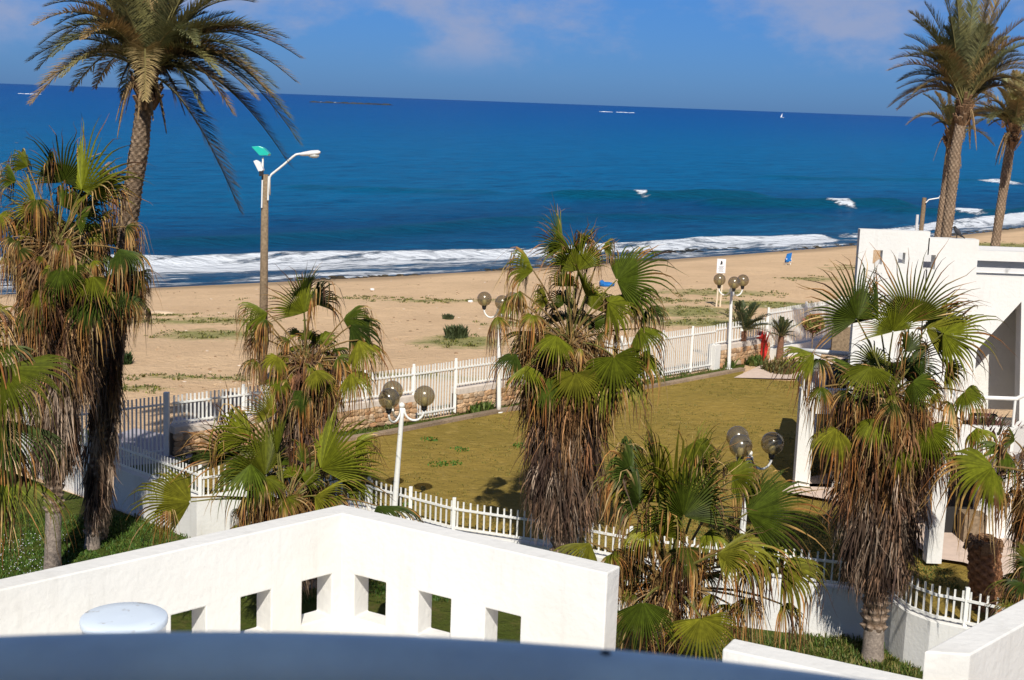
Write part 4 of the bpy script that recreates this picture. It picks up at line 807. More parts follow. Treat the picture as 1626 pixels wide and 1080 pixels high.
def date_palm(label, base, trunk, hub, tips, r, nrand, L_, seed, hang=4):
    global rng; rng = np.random.default_rng(seed); random.seed(seed); hub = np.array(hub, float)
    t = empty('date_palm', base, label, 'palm tree')
    mb = MB(); trunk_mesh(mb, [np.array(base, float)-(0, 0, .1)]+[np.array(q, float) for q in trunk]+[hub-(0, 0, .12)], [r*1.15]+[r]*len(trunk)+[r*.9], 'date', 36); mb.build('trunk', M['bark'], t, smooth=True)
    mb = MB()
    for i in range(70):                         # leaf boots under the crown
        ph = rng.uniform(0, 6.28); z = rng.uniform(-.75, .1); o = hub+np.array((math.cos(ph)*r*.7, math.sin(ph)*r*.7, z)); d = np.array((math.cos(ph)*.6, math.sin(ph)*.6, 1.)); mb.bar(o, o+nrm(d)*rng.uniform(.2, .42), .10, .035, np.array((.22, .13, .07))*rng.uniform(.5, 1.2))
    for i in range(hang): 
        ph = rng.uniform(0, 6.28); o = hub+np.array((math.cos(ph)*r, math.sin(ph)*r, -.15)); frond(mb, o, o+np.array((math.cos(ph)*.45, math.sin(ph)*.45, -rng.uniform(.7, 1.2))), .3, (.20, .13, .06), True, n=40)
    mb.build('leaf_bases', M['bark'], t)
    mb = MB()
    for tp in tips:
        x, y = tp[:2]; dY = tp[2] if len(tp) > 2 else rng.uniform(-.5, .5); ar = tp[3] if len(tp) > 3 else .2; cl = tp[4] if len(tp) > 4 else None
        o = hub+rng.normal(0, .06, 3)+(0, 0, .05); frond(mb, o, at(x, y, hub[1]+dY), ar, cl, dead=(cl is not None and cl[0] > .19))
    for i in range(nrand):
        ph = rng.uniform(0, 6.28); el = rng.uniform(-.25, 1.35); d = np.array((math.cos(ph)*math.cos(el), math.sin(ph)*math.cos(el), math.sin(el))); frond(mb, hub+rng.normal(0, .05, 3), hub+d*L_*rng.uniform(.8, 1.05), .12+.12*math.cos(el))
    mb.build('crown', M['frond'], t); return t
h = at(233, 118, 30.5); pb = gz(158, 845, GZ)
BR = (.24, .16, .07)
date_palm('tall date palm at the upper left with a wide crown blown to the right', (pb[0]+.1, 32.3, GZ), [(at(190, 470, 31.8)), (at(203, 350, 31.5)), at(222, 230, 31.)], h, [
    (62, 72, -.6, .32), (72, 10, -.4, .25), (120, 35, .3, .2), (165, -10, 0, .12), (200, -70, .2, .05), (233, -80, -.3, .03), (262, -75, .3, .03), (295, -50, -.2, .05), (353, -12, 0, .10), (330, 20, .6, .15), (423, 55, -.3, .20), (477, 92, .0, .22), (455, 60, .8, .2), (403, 118, .5, .2), (460, 187, -.4, .26), (475, 226, -.3, .28), (420, 200, .5, .22),
    (460, 262, .3, .22, (.05, .045, .03)), (381, 335, -.2, .16, (.07, .06, .04)), (370, 180, -.6, .3), (322, 175, -.7, .32), (340, 150, .6, .2), (300, 60, -.7, .2), (180, 60, -.8, .2),
    (188, 142, -.3, .6, BR), (199, 180, -.2, .55, BR), (243, 188, -.5, .3, BR), (264, 208, -.2, .35, BR), (294, 182, .1, .4, BR), (318, 165, .2, .4, BR), (280, 100, .5, .1), (390, 90, -.8, .2), (250, -40, .6, .05), (210, -30, -.7, .1), (320, -60, -.5, .05), (370, 20, .4, .12), (140, 5, -.9, .15), (440, 140, .2, .22), (350, 120, -.9, .25), (100, 60, .8, .3), (90, 40, 0, .3), (60, 110, .5, .34), (440, 60, .5, .18), (470, 130, .2, .24), (430, 150, -.6, .25), (380, -20, -.3, .1), (310, 120, -.9, .25), (400, 100, .9, .2)], .20, 34, 2.7, 21, 6)
h = at(1531, 166, 45)
date_palm('tallest of the date palms at the upper right, standing behind the white house', (h[0]-.9, 45, 0), [at(1499, 400, 45), at(1508, 330, 45), at(1517, 240, 45)], h, [
    (1411, 112, -.3, .22), (1430, 78, 0, .2), (1438, 56, .5, .15), (1454, 34, -.4, .15), (1469, 6, .2, .1), (1497, -12, 0, .08), (1522, -20, .3, .04), (1547, -12, -.3, .04), (1572, -14, .2, .06), (1603, 2, 0, .1), (1630, 30, -.2, .14), (1640, 70, .4, .18), (1634, 96, -.4, .2), (1450, 150, -.2, .34), (1600, 135, .2, .26), (1621, 132, -.3, .26), (1480, 100, -.6, .25), (1580, 80, -.7, .2), (1470, 125, .6, .3), (1510, 30, -.7, .1), (1560, 40, -.8, .1), (1485, 60, .8, .1), (1600, 60, .7, .15), (1440, 90, -.6, .25), (1425, 130, .2, .28), (1415, 95, .6, .25), (1445, 20, 0, .15), (1520, 0, -.5, .05), (1590, -10, .4, .08), (1645, 110, 0, .25)], .172, 30, 2.6, 22, 5)
h = at(1609, 206, 52)
date_palm('date palm cut by the upper right edge, its trunk leaning right', (at(1575, 420, 52)[0]-.4, 52, -.3), [at(1580, 392, 52), at(1592, 310, 52), at(1603, 240, 52)], h, [
    (1574, 160, 0, .2), (1560, 185, .3, .2), (1585, 140, -.3, .15), (1600, 125, .2, .1), (1620, 115, 0, .05), (1650, 120, .2, .1), (1680, 150, 0, .2), (1535, 210, -.3, .25, (.17, .15, .04)), (1690, 190, .3, .2), (1660, 230, 0, .3), (1570, 200, .5, .3)], .165, 16, 2.3, 23, 4)
h = at(1511, 212, 60)
date_palm('smaller date palm hidden behind the trunk of the tallest one', (h[0]-.4, 60, -.6), [at(1507, 260, 60)], h, [
    (1440, 198, 0, .3), (1466, 150, .2, .15), (1485, 146, -.2, .12), (1504, 142, 0, .08), (1530, 150, .2, .12), (1560, 185, 0, .2), (1588, 200, -.2, .3, (.16, .15, .04)), (1480, 200, .5, .3), (1550, 170, .5, .2)], .19, 12, 2.0, 24, 3)

# ---------------------------------------------------------------- white house on the right
t = empty('white_house', (9, 33, 0), 'white plastered house on the right with square openings in its roof parapet', 'house')
YF = 33.0; XL = at(1366, 365, YF)[0]; XS = at(1475, 376, YF)[0]; X3 = at(1555, 382, YF)[0]; XR = 14.5
za, zb_, z3 = at(1368, 364, YF)[2], at(1500, 379, YF)[2], at(1580, 399, YF)[2]
def hx(a, b, y0, y1):
    return (at(a, y0, YF)[0]-XL, at(b, y0, YF)[0]-XL, at(a, y1, YF)[2], at(a, y0, YF)[2])
mb = MB(); wall_mesh(mb, (XL, YF), (XS, YF), .22, (2.3, za), holes=[hx(1387, 1402, 397, 420), hx(1427, 1438, 401, 419), hx(1467, 1474.5, 405, 428)]); mb.build('parapet_panel', M['plaster'], t)
mb = MB(); wall_mesh(mb, (XS, YF), (X3, YF), .35, (2.3, zb_), holes=[(.0, at(1486, 405, YF)[0]-XS, at(1480, 428, YF)[2], at(1480, 405, YF)[2])]); mb.build('wall', M['plaster'], t)
sl0, sl1 = at(1590, 440, YF)[2], at(1590, 415, YF)[2]
def prism(mb, out, y0, y1):                  # outline in x,z pushed from y0 to y1 (counter-clockwise seen from the front)
    k = len(out); mb.add([(x, y0, z) for x, z in out]+[(x, y1, z) for x, z in out], [tuple(range(k)), tuple(range(2*k-1, k-1, -1))]+[(i, k+i, k+(i+1) % k, (i+1) % k) for i in range(k)])
mb = MB(); mb.box(((X3+XR)/2, YF+.175, (sl1+z3)/2), (XR-X3, .35, z3-sl1)); mb.build('wall', M['plaster'], t)
dA, dB, dC = at(1551, 556, YF), at(1622, 479, YF), at(1622, 640, YF)
mb = MB(); prism(mb, [(X3, 2.3), (dA[0], 2.3), (dA[0]+.002, dA[2]), (dB[0], dB[2]), (dC[0], 2.3), (XR, 2.3), (XR, sl0), (X3, sl0)], YF, YF+.35); mb.build('cut_wall', M['plaster'], t)
mb = MB(); mb.box(((X3+XR)/2+.5, YF+1.75, 4.1), (XR-X3+1, .2, 3.4)); mb.build('loggia_wall', M['plaster'], t)
mb = MB(); mb.box((dC[0]+.6, YF+1.0, 4.1), (.2, 1.25, 3.4)); mb.build('loggia_side_wall', M['plaster'], t)
grimy = mat('grimy_plaster', (.66, .65, .64), .9, .1, col2=(.10, .10, .10), vscale=2.5, lo=.60, hi=.72, detail=8)
mb = MB(); mb.box(((XS+XR)/2, YF+1.15, sl0+.1), (XR-XS, .2, 1.0)); mb.build('roof_upstand', grimy, t)
mb = MB(); mb.box(((X3+XR)/2+.2, YF+.95, sl1+.0), (XR-X3-.2, .3, .06)); mb.build('slot_shade_strip', M['dark'], t)  # dark strip painted in for the shade of the roof slot
mb = MB(); wall_mesh(mb, (XL+1.75, YF+5.), (XL+.1, YF+.36), .3, (2.3, sl0-.2)); mb.build('side_wall', M['plaster'], t)
mb = MB(); mb.box(((XL+1.9+XR)/2, YF+2.9, sl0-.1), (XR-XL-2.0, 4.9, .16)); mb.build('roof', M['plaster'], t)
# lower storey
mb = MB(); wall_mesh(mb, (7.34, 35.2), (8.6, 35.2), .3, (-.02, 2.62), holes=[(.38, .95, .1, 2.0)]); wall_mesh(mb, (8.6, 33.9), (12.9, 33.9), .3, (-.02, 2.3), holes=[(.9, 2.2, .1, 2.1), (3., 4.0, .1, 2.1)]); mb.build('wall', M['plaster'], t)
mb = MB(); wall_mesh(mb, (8.6, 35.5), (8.6, 33.9), .3, (-.02, 2.3)); wall_mesh(mb, (8.75, 41), (7.4, 35.5), .3, (-.02, 2.62)); mb.build('side_wall', M['plaster'], t)
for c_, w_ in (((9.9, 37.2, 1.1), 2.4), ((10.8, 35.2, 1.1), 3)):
    mb = MB(); mb.box(c_, (w_, .2, 2.1)); mb.build('room_shade_panel', M['shadow'], t)  # shade of the rooms painted as near-black panels behind the openings
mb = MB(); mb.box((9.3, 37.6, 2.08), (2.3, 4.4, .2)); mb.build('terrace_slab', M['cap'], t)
# balcony over the porch
bl, br, bf = at(1470, 675, 29.8)[0], at(1612, 680, 29.8)[0], 29.8
mb = MB(); wall_mesh(mb, (bl, bf), (br, bf), .18, (2.36, 3.0)); wall_mesh(mb, (br+.18*0, bf), (br+.9, bf+1.2), .18, (2.36, 3.0)); wall_mesh(mb, (bl, YF+.3), (bl, bf+.19), .18, (2.36, 3.0)); mb.build('balcony_parapet', M['plaster'], t, bevel=.008)
mb = MB(); mb.box(((bl+br)/2, (bf+YF)/2, 2.42), (br-bl-.1, YF-bf-.2, .14)); mb.build('balcony_slab', M['cap'], t)
for x0, z0 in ((1480, 890),):
    c = gz(1478, 892, .1); mb = MB(); mb.box((c[0]+.05, c[1]+.1, 1.22), (.32, .32, 2.28)); mb.build('column', M['plaster'], t)
c0, c1 = at(1548, 850, 31.2)[0], at(1608, 850, 31.2)[0]; mb = MB(); mb.box(((c0+c1)/2, 31.4, 1.2), (c1-c0, .25, 2.3)); mb.build('porch_wall', M['plaster'], t)
c2 = at(1492, 850, 31.6)[0]; mb = MB(); mb.box(((c0+c2)/2, 31.62, 1.2), (c0-c2+.3, .12, 2.25)); mb.build('doorway_shade_panel', M['shadow'], t)  # shade in the doorway painted as a near-black panel
mb = MB(); mb.box((c2+.55, 31.1, .42), (.5, .5, .62)); mb.build('porch_seat', M['wood'], t)
rl = MB(); zr = at(1590, 634, bf)[2]
rl.tube([(bl+.6, bf+.1, zr), (br, bf+.1, zr), (br+.9, bf+1.3, zr)], .045, 10)
for x in (bl+.6, br-.02): rl.tube([(x, bf+.1, 2.95), (x, bf+.1, zr)], .03, 8)
rl.tube([(bl+.65, bf+.1, zr), (bl+.95, YF-.1, zr+.1)], .04, 10)
rl.build('rail', M['white'], t)
# plants in the balcony planter
def tuft(mb, c, r, n, h, cols, w=.02, lean=.6):
    c = np.array(c, float); ph = rng.uniform(0, 6.28, n); rr = r*np.sqrt(rng.uniform(0, 1, n)); o = c+np.stack([rr*np.cos(ph), rr*np.sin(ph), 0*ph], 1)
    a = rng.uniform(0, 6.28, n); hh = h*rng.uniform(.5, 1.2, n); d = np.stack([np.cos(a)*lean*rng.uniform(0, 1, n), np.sin(a)*lean*rng.uniform(0, 1, n), 0*a+1], 1)*hh[:, None]
    s_ = np.stack([-np.sin(a), np.cos(a), 0*a], 1)*w; V = np.stack([o-s_, o+s_, o+d*.6+s_*.8, o+d*.6-s_*.8, o+d-np.array((0, 0, .2))*hh[:, None]], 1); q = np.arange(n)*5
    C = np.array([cols[i] for i in rng.integers(0, len(cols), n)])*rng.uniform(.7, 1.3, (n, 1)); mb.add(V.reshape(-1, 3), [(i, i+1, i+2, i+3) for i in q]+[(i+3, i+2, i+4) for i in q], np.repeat(C, 5, 0))
GR = [(.05, .09, .015), (.08, .12, .02), (.11, .13, .03)]
def bush(name, label, c, r, h, cols, n=500, cat='plant', w=.03, lean=.7, group=None):
    mb = MB(); c = np.array(c, float)
    for i in range(6): tuft(mb, c+np.array((random.uniform(-.5, .5)*r, random.uniform(-.5, .5)*r, 0)), r*.6, n//6, h*random.uniform(.6, 1.1), cols, w, lean)
    o = mb.build(name, M['plant'], None); return tag(o, label, cat, group)
bush('balcony_plant', 'dark reddish plant growing behind the balcony parapet of the house', (br-.5, bf+.35, 2.5), .45, .75, [(.12, .05, .04), (.08, .08, .03), (.16, .07, .05)], 700)
# terrace things at left of the house
g_ = at(1345, 600, 37.0)
t = empty('barbecue', (g_[0], 37.0, 2.18), 'black covered barbecue on the terrace, half behind the right palm', 'barbecue')
mb = MB(); mb.box((g_[0], 37, 2.55), (.95, .55, .55), .2); mb.build('cabinet', M['dark'], t, bevel=.04)
mb = MB(); mb.ball((g_[0], 37, 2.84), .42, 16, 8, sc=(1.1, .65, .7)); mb.build('hood', M['dark'], t, smooth=True)
mb = MB(); mb.tube([at(1272, 556, 38), at(1350, 562, 37.2)], .06, 10); mb.tube([at(1350, 562, 37.2), at(1350, 562, 37.2)-(0, 0, 1.0)], .04, 8); tag(mb.build('handrail', M['white'], smooth=True), 'thick white sloping handrail above the terrace, left of the right palm', 'handrail')
p = at(1375, 566, 37.4)
mb = MB(); mb.tube([p, p+(.55, 0, -.75)], .03, 8); mb.ball(p+(-.02, 0, .08), .09, 10, 8, sc=(.8, .8, 1.5)); mb.ball(p+(.55, 0, -.76), .06, 8, 6); tag(mb.build('folded_parasol', M['dark']), 'small folded black parasol leaning on the white terrace wall', 'parasol')
# steps by the far fence
t = empty('white_steps', (12, 47, 0), 'pale steps with a white side wall under the hanging plant', 'steps')
for k in range(5):
    mb = MB(); mb.box((12.6+.35*k, 47.5+.3*k, .12+.2*k), (.36, 2.2, .24+.4*k*.5), .75); mb.build('step', M['plaster'], t)
w0 = at(1322, 535, 50); mb = MB(); mb.box((w0[0]+1.4, 50.6, w0[2]-.2), (2.6, .12, .95), .05, (.30, .16, .10)); tag(mb.build('wicker_screen', M['wood']), 'brown woven reed screen beside the right palm, in front of the tall fence', 'screen')
hp = at(1292, 514, 51.5); t = empty('hanging_plant', hp, 'round yellow-brown plant in a hanging basket before the tall fence', 'plant')
mb = MB(); rng = np.random.default_rng(5)
n = 1300; dd_ = rng.normal(0, 1, (n, 3)); dd_ /= np.linalg.norm(dd_, axis=1)[:, None]; rr_ = .42*rng.uniform(.5, 1, n)[:, None]; o_ = hp+dd_*rr_*np.array((1, 1, .75)); e_ = rng.normal(0, .05, (n, 3)); f_ = rng.normal(0, .05, (n, 3))
cc_ = np.array([[(.30, .20, .05), (.22, .20, .04), (.30, .12, .08), (.16, .17, .04)][i] for i in rng.integers(0, 4, n)]); mb.add(np.stack([o_-e_, o_+f_, o_+e_], 1).reshape(-1, 3), [(3*i, 3*i+1, 3*i+2) for i in range(n)], np.repeat(cc_, 3, 0))
ribbons(mb, hp+rng.normal(0, .15, (40, 3))*np.array((1, 1, .1))-np.array((.15, 0, .15)), 40, rng.uniform(.2, .6, 40), rng.normal(0, .08, (40, 3)), np.full(40, .012), np.tile(np.array((.25, .12, .08)), (40, 1)))
mb.build('foliage', M['plant'], t)
mb = MB(); mb.tube([hp-(0, 0, 2.6+hp[2]-2.6), hp-(0, 0, .1)], .02, 6); mb.tube([hp-(0, 0, .34), hp-(0, 0, .14)], [.12, .2], 12); mb.build('basket', M['wood'], t)
# house plants near far lamp
def small_palm(label, c, h, red=False):
    t = empty('potted_palm', c, label, 'plant'); c = np.array(c, float); mb = MB()
    mb.tube([c, c+(0, 0, h*.55)], [.14, .11], 10, (.20, .10, .06)); mb.build('trunk', M['bark'], t); mb = MB()
    for i in range(26):
        ph = rng.uniform(0, 6.28); el = rng.uniform(.1, 1.4); d = np.array((math.cos(ph)*math.cos(el), math.sin(ph)*math.cos(el), math.sin(el))); frond(mb, c+(0, 0, h*.55), c+(0, 0, h*.55)+d*h*.5, .1, (.05, .07, .025), n=20, ll=.3*h, wid=.02)
    mb.build('crown', M['frond'], t)
c = gz(1178, 578, 0); small_palm('small dark palm with reddish dry stem just right of the farthest lamp', c, 2.3)
c = gz(1238, 570, 0); small_palm('thin dark agave-like plant right of the red flowers', c, 1.6)
c = gz(1207, 573, 0); bush('red_flowers', 'red flowering shrub against the short stone wall', c, .16, 1.25, [(.55, .02, .02), (.45, .03, .02), (.6, .05, .04), (.12, .04, .02)], 700, w=.035, lean=.25)
c = gz(1176, 574, 0); bush('dry_shrub', 'dry reddish stems around the small dark palm', c, .35, .95, [(.22, .08, .05), (.15, .06, .04)], 300, w=.02, lean=.3)
c = gz(1148, 583, 0); bush('shrub', 'low dark green shrub left of the farthest lamp foot', c, .35, .45, GR, 400)
c = gz(1195, 578, 0); bush('shrub', 'low dark green shrub below the small dark palm', c, .6, .45, GR, 700)
c = gz(1245, 590, 0); bush('shrub', 'brownish low shrub beside the pink paving', c, .8, .5, [(.14, .10, .03), (.10, .10, .03)], 600)
for px, py, r, lb in [(755, 652, .5, 'small green shrub at the stone wall left of the large middle palm'), (450, 712, .6, 'green shrub behind the low green palm by the stone wall')]:
    bush('shrub', lb, gz(px, py, 0), r, .4, GR, 500)
c = gz(722, 540, -.45); bush('beach_shrub', 'round grey-green shrub on the sand behind the middle gate', (c[0], c[1], float(gh(c[0], c[1]))), .55, .55, [(.06, .08, .03), (.08, .10, .04)], 900)
c = gz(711, 511, -.8); bush('beach_shrub', 'small grey-green tuft on the sand beyond the round shrub', (c[0], c[1], float(gh(c[0], c[1]))), .25, .3, [(.07, .09, .04)], 300)
c = gz(197, 580, -.3); bush('beach_shrub', 'dark green shrub on the sand right of the left palms', (c[0], c[1], float(gh(c[0], c[1]))), .3, .5, [(.03, .06, .015)], 400)

# ground cover
def on_ground(px, py):
    z = 0.
    for _ in range(8): p = gz(px, py, z); z = float(gh(p[0], p[1]))
    return np.array((p[0], p[1], z))
rng = np.random.default_rng(99); mb = MB()
for cx, cy, rx, ry, am in veg:
    k = int(40*rx*am); 
    for _ in range(min(300, k)):
        x, y = cx+rng.normal(0, .55)*rx, cy+rng.normal(0, .55)*ry
        if shore(np.array(x), np.array(y))[1] > -7 or not behind_wall(x, y) : continue
        if -shore(np.array(x), np.array(y))[1] > 45.5: continue
        tuft(mb, (x, y, float(gh(x, y))-.02), rng.uniform(.1, .35), 14, rng.uniform(.04, .14), [(.10, .12, .03), (.14, .13, .05), (.18, .17, .03)], .03, 1.2)
tag(mb.build('dune_grass', M['plant']), 'low green and yellowish grass scattered over the sand beyond the fence', 'grass', kind='stuff')
mb = MB()
for _ in range(1500):
    px, py = rng.uniform(-30, 330), rng.uniform(820, 960); p = gz(px, py, -1.02); tuft(mb, p, .18, 16, rng.uniform(.04, .11), [(.035, .08, .01), (.06, .12, .015), (.09, .13, .02)], .012, .9)
for _ in range(420):
    px, py = rng.uniform(1130, 1500), rng.uniform(1010, 1080); p = gz(px, py, -1.02); tuft(mb, p, .15, 16, rng.uniform(.05, .2), [(.05, .09, .012), (.09, .12, .02), (.16, .14, .04)], .012, .9)
for _ in range(700):
    px, py = rng.uniform(330, 900), rng.uniform(800, 960); p = gz(px, py, -1.02); tuft(mb, p, .18, 14, rng.uniform(.04, .12), [(.035, .08, .01), (.06, .12, .015)], .012, .9)
for _ in range(500):
    q_ = rng.uniform(0, len(CL)-1.001); i = int(q_); a, b = CL[i], CL[i+1]; p = a+(b-a)*(q_-i)+np.array((-.65, .72))*rng.uniform(.2, 1.6); tuft(mb, (*p, 0), .15, 12, rng.uniform(.04, .14), [(.05, .09, .012), (.09, .12, .02), (.14, .12, .04)], .015, .9)
tag(mb.build('grass', M['plant']), 'dense green grass and weeds below the walls', 'grass', kind='stuff')
mb = MB()
for _ in range(150):
    px, py = rng.uniform(0, 110), rng.uniform(850, 915); p = gz(px, py, -.96); mb.ball(p+(0, 0, .06), .010, 6, 4, (.7, .7, .75))
tag(mb.build('small_flowers', M['plant']), 'tiny pale flowers in the grass at the lower left', 'flowers', kind='stuff')
mb = MB()
for _ in range(6000):
    x, y = rng.uniform(-6, 12), rng.uniform(28, 50)
    if not behind_wall(x, y-.3) or y > np.interp(x, [p[0] for p in CL], [p[1] for p in CL])-.15: continue
    if vn(x, y, 1.8, 20) < .45: continue
    tuft(mb, (x, y, 0), .12, 6, rng.uniform(.015, .04), [(.16, .14, .03), (.21, .16, .04), (.09, .11, .015)], .012, 1.2)
for _ in range(1500):
    x, y = rng.uniform(4, 9.5), rng.uniform(27.8, 33)
    if not behind_wall(x, y-.3): continue
    tuft(mb, (x, y, 0), .16, 8, rng.uniform(.02, .06), [(.07, .11, .015), (.10, .13, .02), (.13, .14, .03)], .012, 1.1)
for px, py in [(730, 714), (828, 708), (718, 736), (695, 738), (682, 698), (640, 800)]:
    tuft(mb, gz(px, py, 0), .28, 60, .06, [(.04, .12, .01), (.06, .14, .015)], .02, 1.0)
tag(mb.build('lawn_tufts', M['plant']), 'short dry and green tufts in the lawn', 'grass', kind='stuff')
# rocks and litter at the waterline
mb = MB()
def shorept(u, w): 
    q = O2+U2*u+V2*(w+float(np.polyval(SC, np.clip(u, -80, 110)))); return q
for _ in range(900):
    u = rng.uniform(-35, 30) if rng.random() < .8 else rng.uniform(30, 90); w = rng.normal(.1, .45)+.5*math.sin(u/5)
    if vn(u, 0., 7, 30) < .35: continue
    q = shorept(u, w); s_ = rng.uniform(.05, .2); mb.ball((q[0], q[1], -2.98), s_, 8, 5, np.array((.05, .04, .025))*rng.uniform(.6, 1.5), sc=(1.5, 1.1, .45), jit=.3)
for _ in range(70):
    u = rng.normal(20, 6); w = 3.8+rng.normal(0, .5); q = shorept(u, w); mb.ball((q[0], q[1], -2.95), rng.uniform(.1, .26), 8, 5, (.02, .022, .02), sc=(1.8, 1.2, .4), jit=.3)
tag(mb.build('shore_rocks', M['rubble']), 'dark weed and small rocks along the waterline', 'rocks', kind='stuff')
mb = MB()
for _ in range(420):
    px, py = rng.uniform(240, 1360), rng.uniform(440, 620); p = on_ground(px, py); w_ = shore(p[0], p[1])[1]
    if w_ > -3 or w_ < -45: continue
    c = [(.62, .52, .42), (.25, .15, .08), (.45, .3, .18), (.2, .13, .07), (.38, .26, .15), (.5, .36, .22)][rng.integers(6)]; mb.ball(p+(0, 0, .01), rng.uniform(.02, .055), 6, 4, c, sc=(1.5, 1, .5))
tag(mb.build('pebbles', M['rubble']), 'pebbles and bits of driftwood strewn on the beach', 'pebbles', kind='stuff')

# ---------------------------------------------------------------- street lamps on poles
t0 = at(421, 277, 46.); pz = float(gh(-8.2, 46.))
t = empty('street_lamp', (-8.17, 46, pz), 'tall wooden pole with a turquoise lamp, a tilted floodlight and one bent arm', 'street lamp')
mb = MB(); mb.tube([(-8.17, 46, pz-.2), (t0[0], 46, t0[2])], [.15, .11], 14); mb.build('pole', M['wood'], t, smooth=True)
mb = MB(); mb.tube([at(428, 310, 45.85), at(428, 282, 45.85), at(431, 277, 45.85), at(450, 262, 45.85), at(465, 249, 45.85), at(470, 245.5, 45.85), at(478, 244, 45.85)], .035, 8); mb.build('arm', M['white'], t, smooth=True)
hb = at(476, 245, 45.85); he = at(509, 242, 45.85); mb = MB(); dx = he-hb
sec = [(0, .05, .05), (.15, .10, .07), (.55, .13, .10), (.88, .13, .09), (1, .07, .03)]
mb.grid(np.array([[hb+dx*s_+np.array((0, w*math.cos(a_), h_*math.sin(a_)*.9)) for a_ in np.linspace(0, 6.2832, 17)] for s_, w, h_ in sec]), (.70, .68, .66)); l_ = mb.build('lamp_head', M['gloss'], t, smooth=True)
mb = MB(); mb.ball(hb+dx*.68-(0, 0, .08), .12, 14, 8, (.55, .55, .5), sc=(1.5, .9, .7)); mb.build('lens', M['gloss'], l_, smooth=True)
mb = MB(); mb.tube([at(417, 276, 46.), at(417.5, 250, 46.)], .03, 8); mb.build('stem', M['white'], t)
def slab(mb, quad, Y, thick, col):
    P0 = [at(x, y, Y) for x, y in quad]; P1 = [p+np.array((0, thick, -.02)) for p in P0]; k = len(quad); mb.add(P0+P1, [tuple(range(k))[::-1], tuple(range(k, 2*k))]+[(i, (i+1) % k, k+(i+1) % k, k+i) for i in range(k)], col)
mb = MB(); slab(mb, [(399, 233), (411, 232), (418, 235), (427, 244), (425, 247), (412, 247)], 45.85, .45, (.02, .48, .38)); mb.build('turquoise_lamp', M['gloss'], t, bevel=.01)
mb = MB(); slab(mb, [(402, 256), (407, 254), (413, 258), (418, 270), (413, 274), (410, 272)], 45.8, .3, (.75, .74, .72)); f_ = mb.build('floodlight', M['gloss'], t, bevel=.01)
mb = MB(); mb.box(at(415, 275.5, 45.85), (.12, .14, .16)); mb.build('bracket', M['dark'], f_)
mb = MB(); mb.tube([at(416.6, 286, 45.86), at(415.5, 330, 45.86)], .025, 8); mb.tube([at(426.7, 280, 45.86), at(425.5, 318, 45.86)], .03, 8); mb.build('conduit', M['white'], t)
q = at(1468, 314, 75); t = empty('street_lamp', (q[0]-.1, 75, -1.5), 'distant grey lamp pole beyond the roof of the house', 'street lamp')
mb = MB(); mb.tube([(q[0]-.15, 75, -1.5), q], [.15, .11], 10, (.25, .22, .2)); mb.build('pole', M['wood'], t)
mb = MB(); mb.tube([at(1470, 322, 74.8), at(1475, 317, 74.8), at(1493, 314, 74.8)], .03, 6); mb.build('arm', M['white'], t)
mb = MB(); mb.ball(at(1497, 313, 74.8), .14, 10, 8, (.7, .7, .7), sc=(1.5, 1, .8)); mb.build('lamp_head', M['gloss'], t)
q = at(1457, 341, 60); mb = MB(); mb.tube([(q[0], 60, -.8), q], .06, 8, (.6, .6, .6)); tag(mb.build('thin_post', M['gloss']), 'thin white post left of the distant lamp pole', 'post')
# globe lamps behind the house roof: three globes only
q = at(1604, 408, 60); globe_lamp((q[0], 60, -.6), q-(0, 0, .25), 20, 'globe lamp behind the house roof at the right edge, only its three globes in view')

# ---------------------------------------------------------------- beach things
sg = on_ground(1139, 487); yy = sg[1]
t = empty('beach_sign', sg, 'white notice board on two pale posts standing on the sand', 'sign')
for px in (1136, 1142):
    a = on_ground(px, 486); mb = MB(); q = at(px+8.5, 414, yy); mb.tube([(a[0], yy, a[2]-.1), (q[0], yy, q[2])], .045, 8, (.75, .62, .45)); mb.build('post', M['gloss'], t)
mb = MB(); a, b = at(1139, 411, yy-.06), at(1151.5, 434, yy-.06); c = (a+b)/2; w_, h_ = abs(b[0]-a[0]), abs(b[2]-a[2]); mb.box(c, (w_, .03, h_), 0, (.80, .78, .78)); bd = mb.build('board', M['gloss'], t)
mb = MB(); y_ = c[1]-.0175
mb.ball((c[0], y_, c[2]+h_*.32), .035, 8, 6, sc=(1, .1, 1)); mb.box((c[0]+.01, y_, c[2]+h_*.22), (.09, .004, .12), 0); mb.box((c[0]-.03, y_, c[2]+h_*.14), (.04, .004, .08), 0); mb.box((c[0]+.03, y_, c[2]+h_*.14), (.03, .004, .08), 0)
for k, ln in enumerate((.26, .22, .28, .2, .26)): mb.box((c[0], y_, c[2]-h_*(.02+.085*k)), (ln, .004, .016), 0)
mb.build('printed_notice', M['dark'], bd)
bl_ = mat('blue_fabric', (.01, .14, .42), .6, .3, var=.15, vscale=4)
g_ = on_ground(1250, 420); t = empty('beach_chair', g_, 'blue beach chair standing alone on the sand near the water', 'beach chair')
Yc = g_[1]; s_ = Yc/F
mb = MB(); slab(mb, [(1250, 403), (1258, 401), (1256, 411), (1252, 417), (1246, 417), (1248, 410)], Yc, .12, (1, 1, 1)); mb.build('backrest', bl_, t)
mb = MB(); slab(mb, [(1248, 413), (1256, 412), (1257, 414.5), (1249, 416)], Yc-.3, .55, (1, 1, 1)); mb.build('seat', bl_, t)
for dx_ in (-3, 4):
    mb = MB(); a = at(1251+dx_, 421, Yc-.1); mb.tube([a, a+(0.05, .1, .5)], .03, 6); mb.build('leg', M['white'], t)
g_ = on_ground(965, 455); mb = MB(); V0 = len(mb.v)
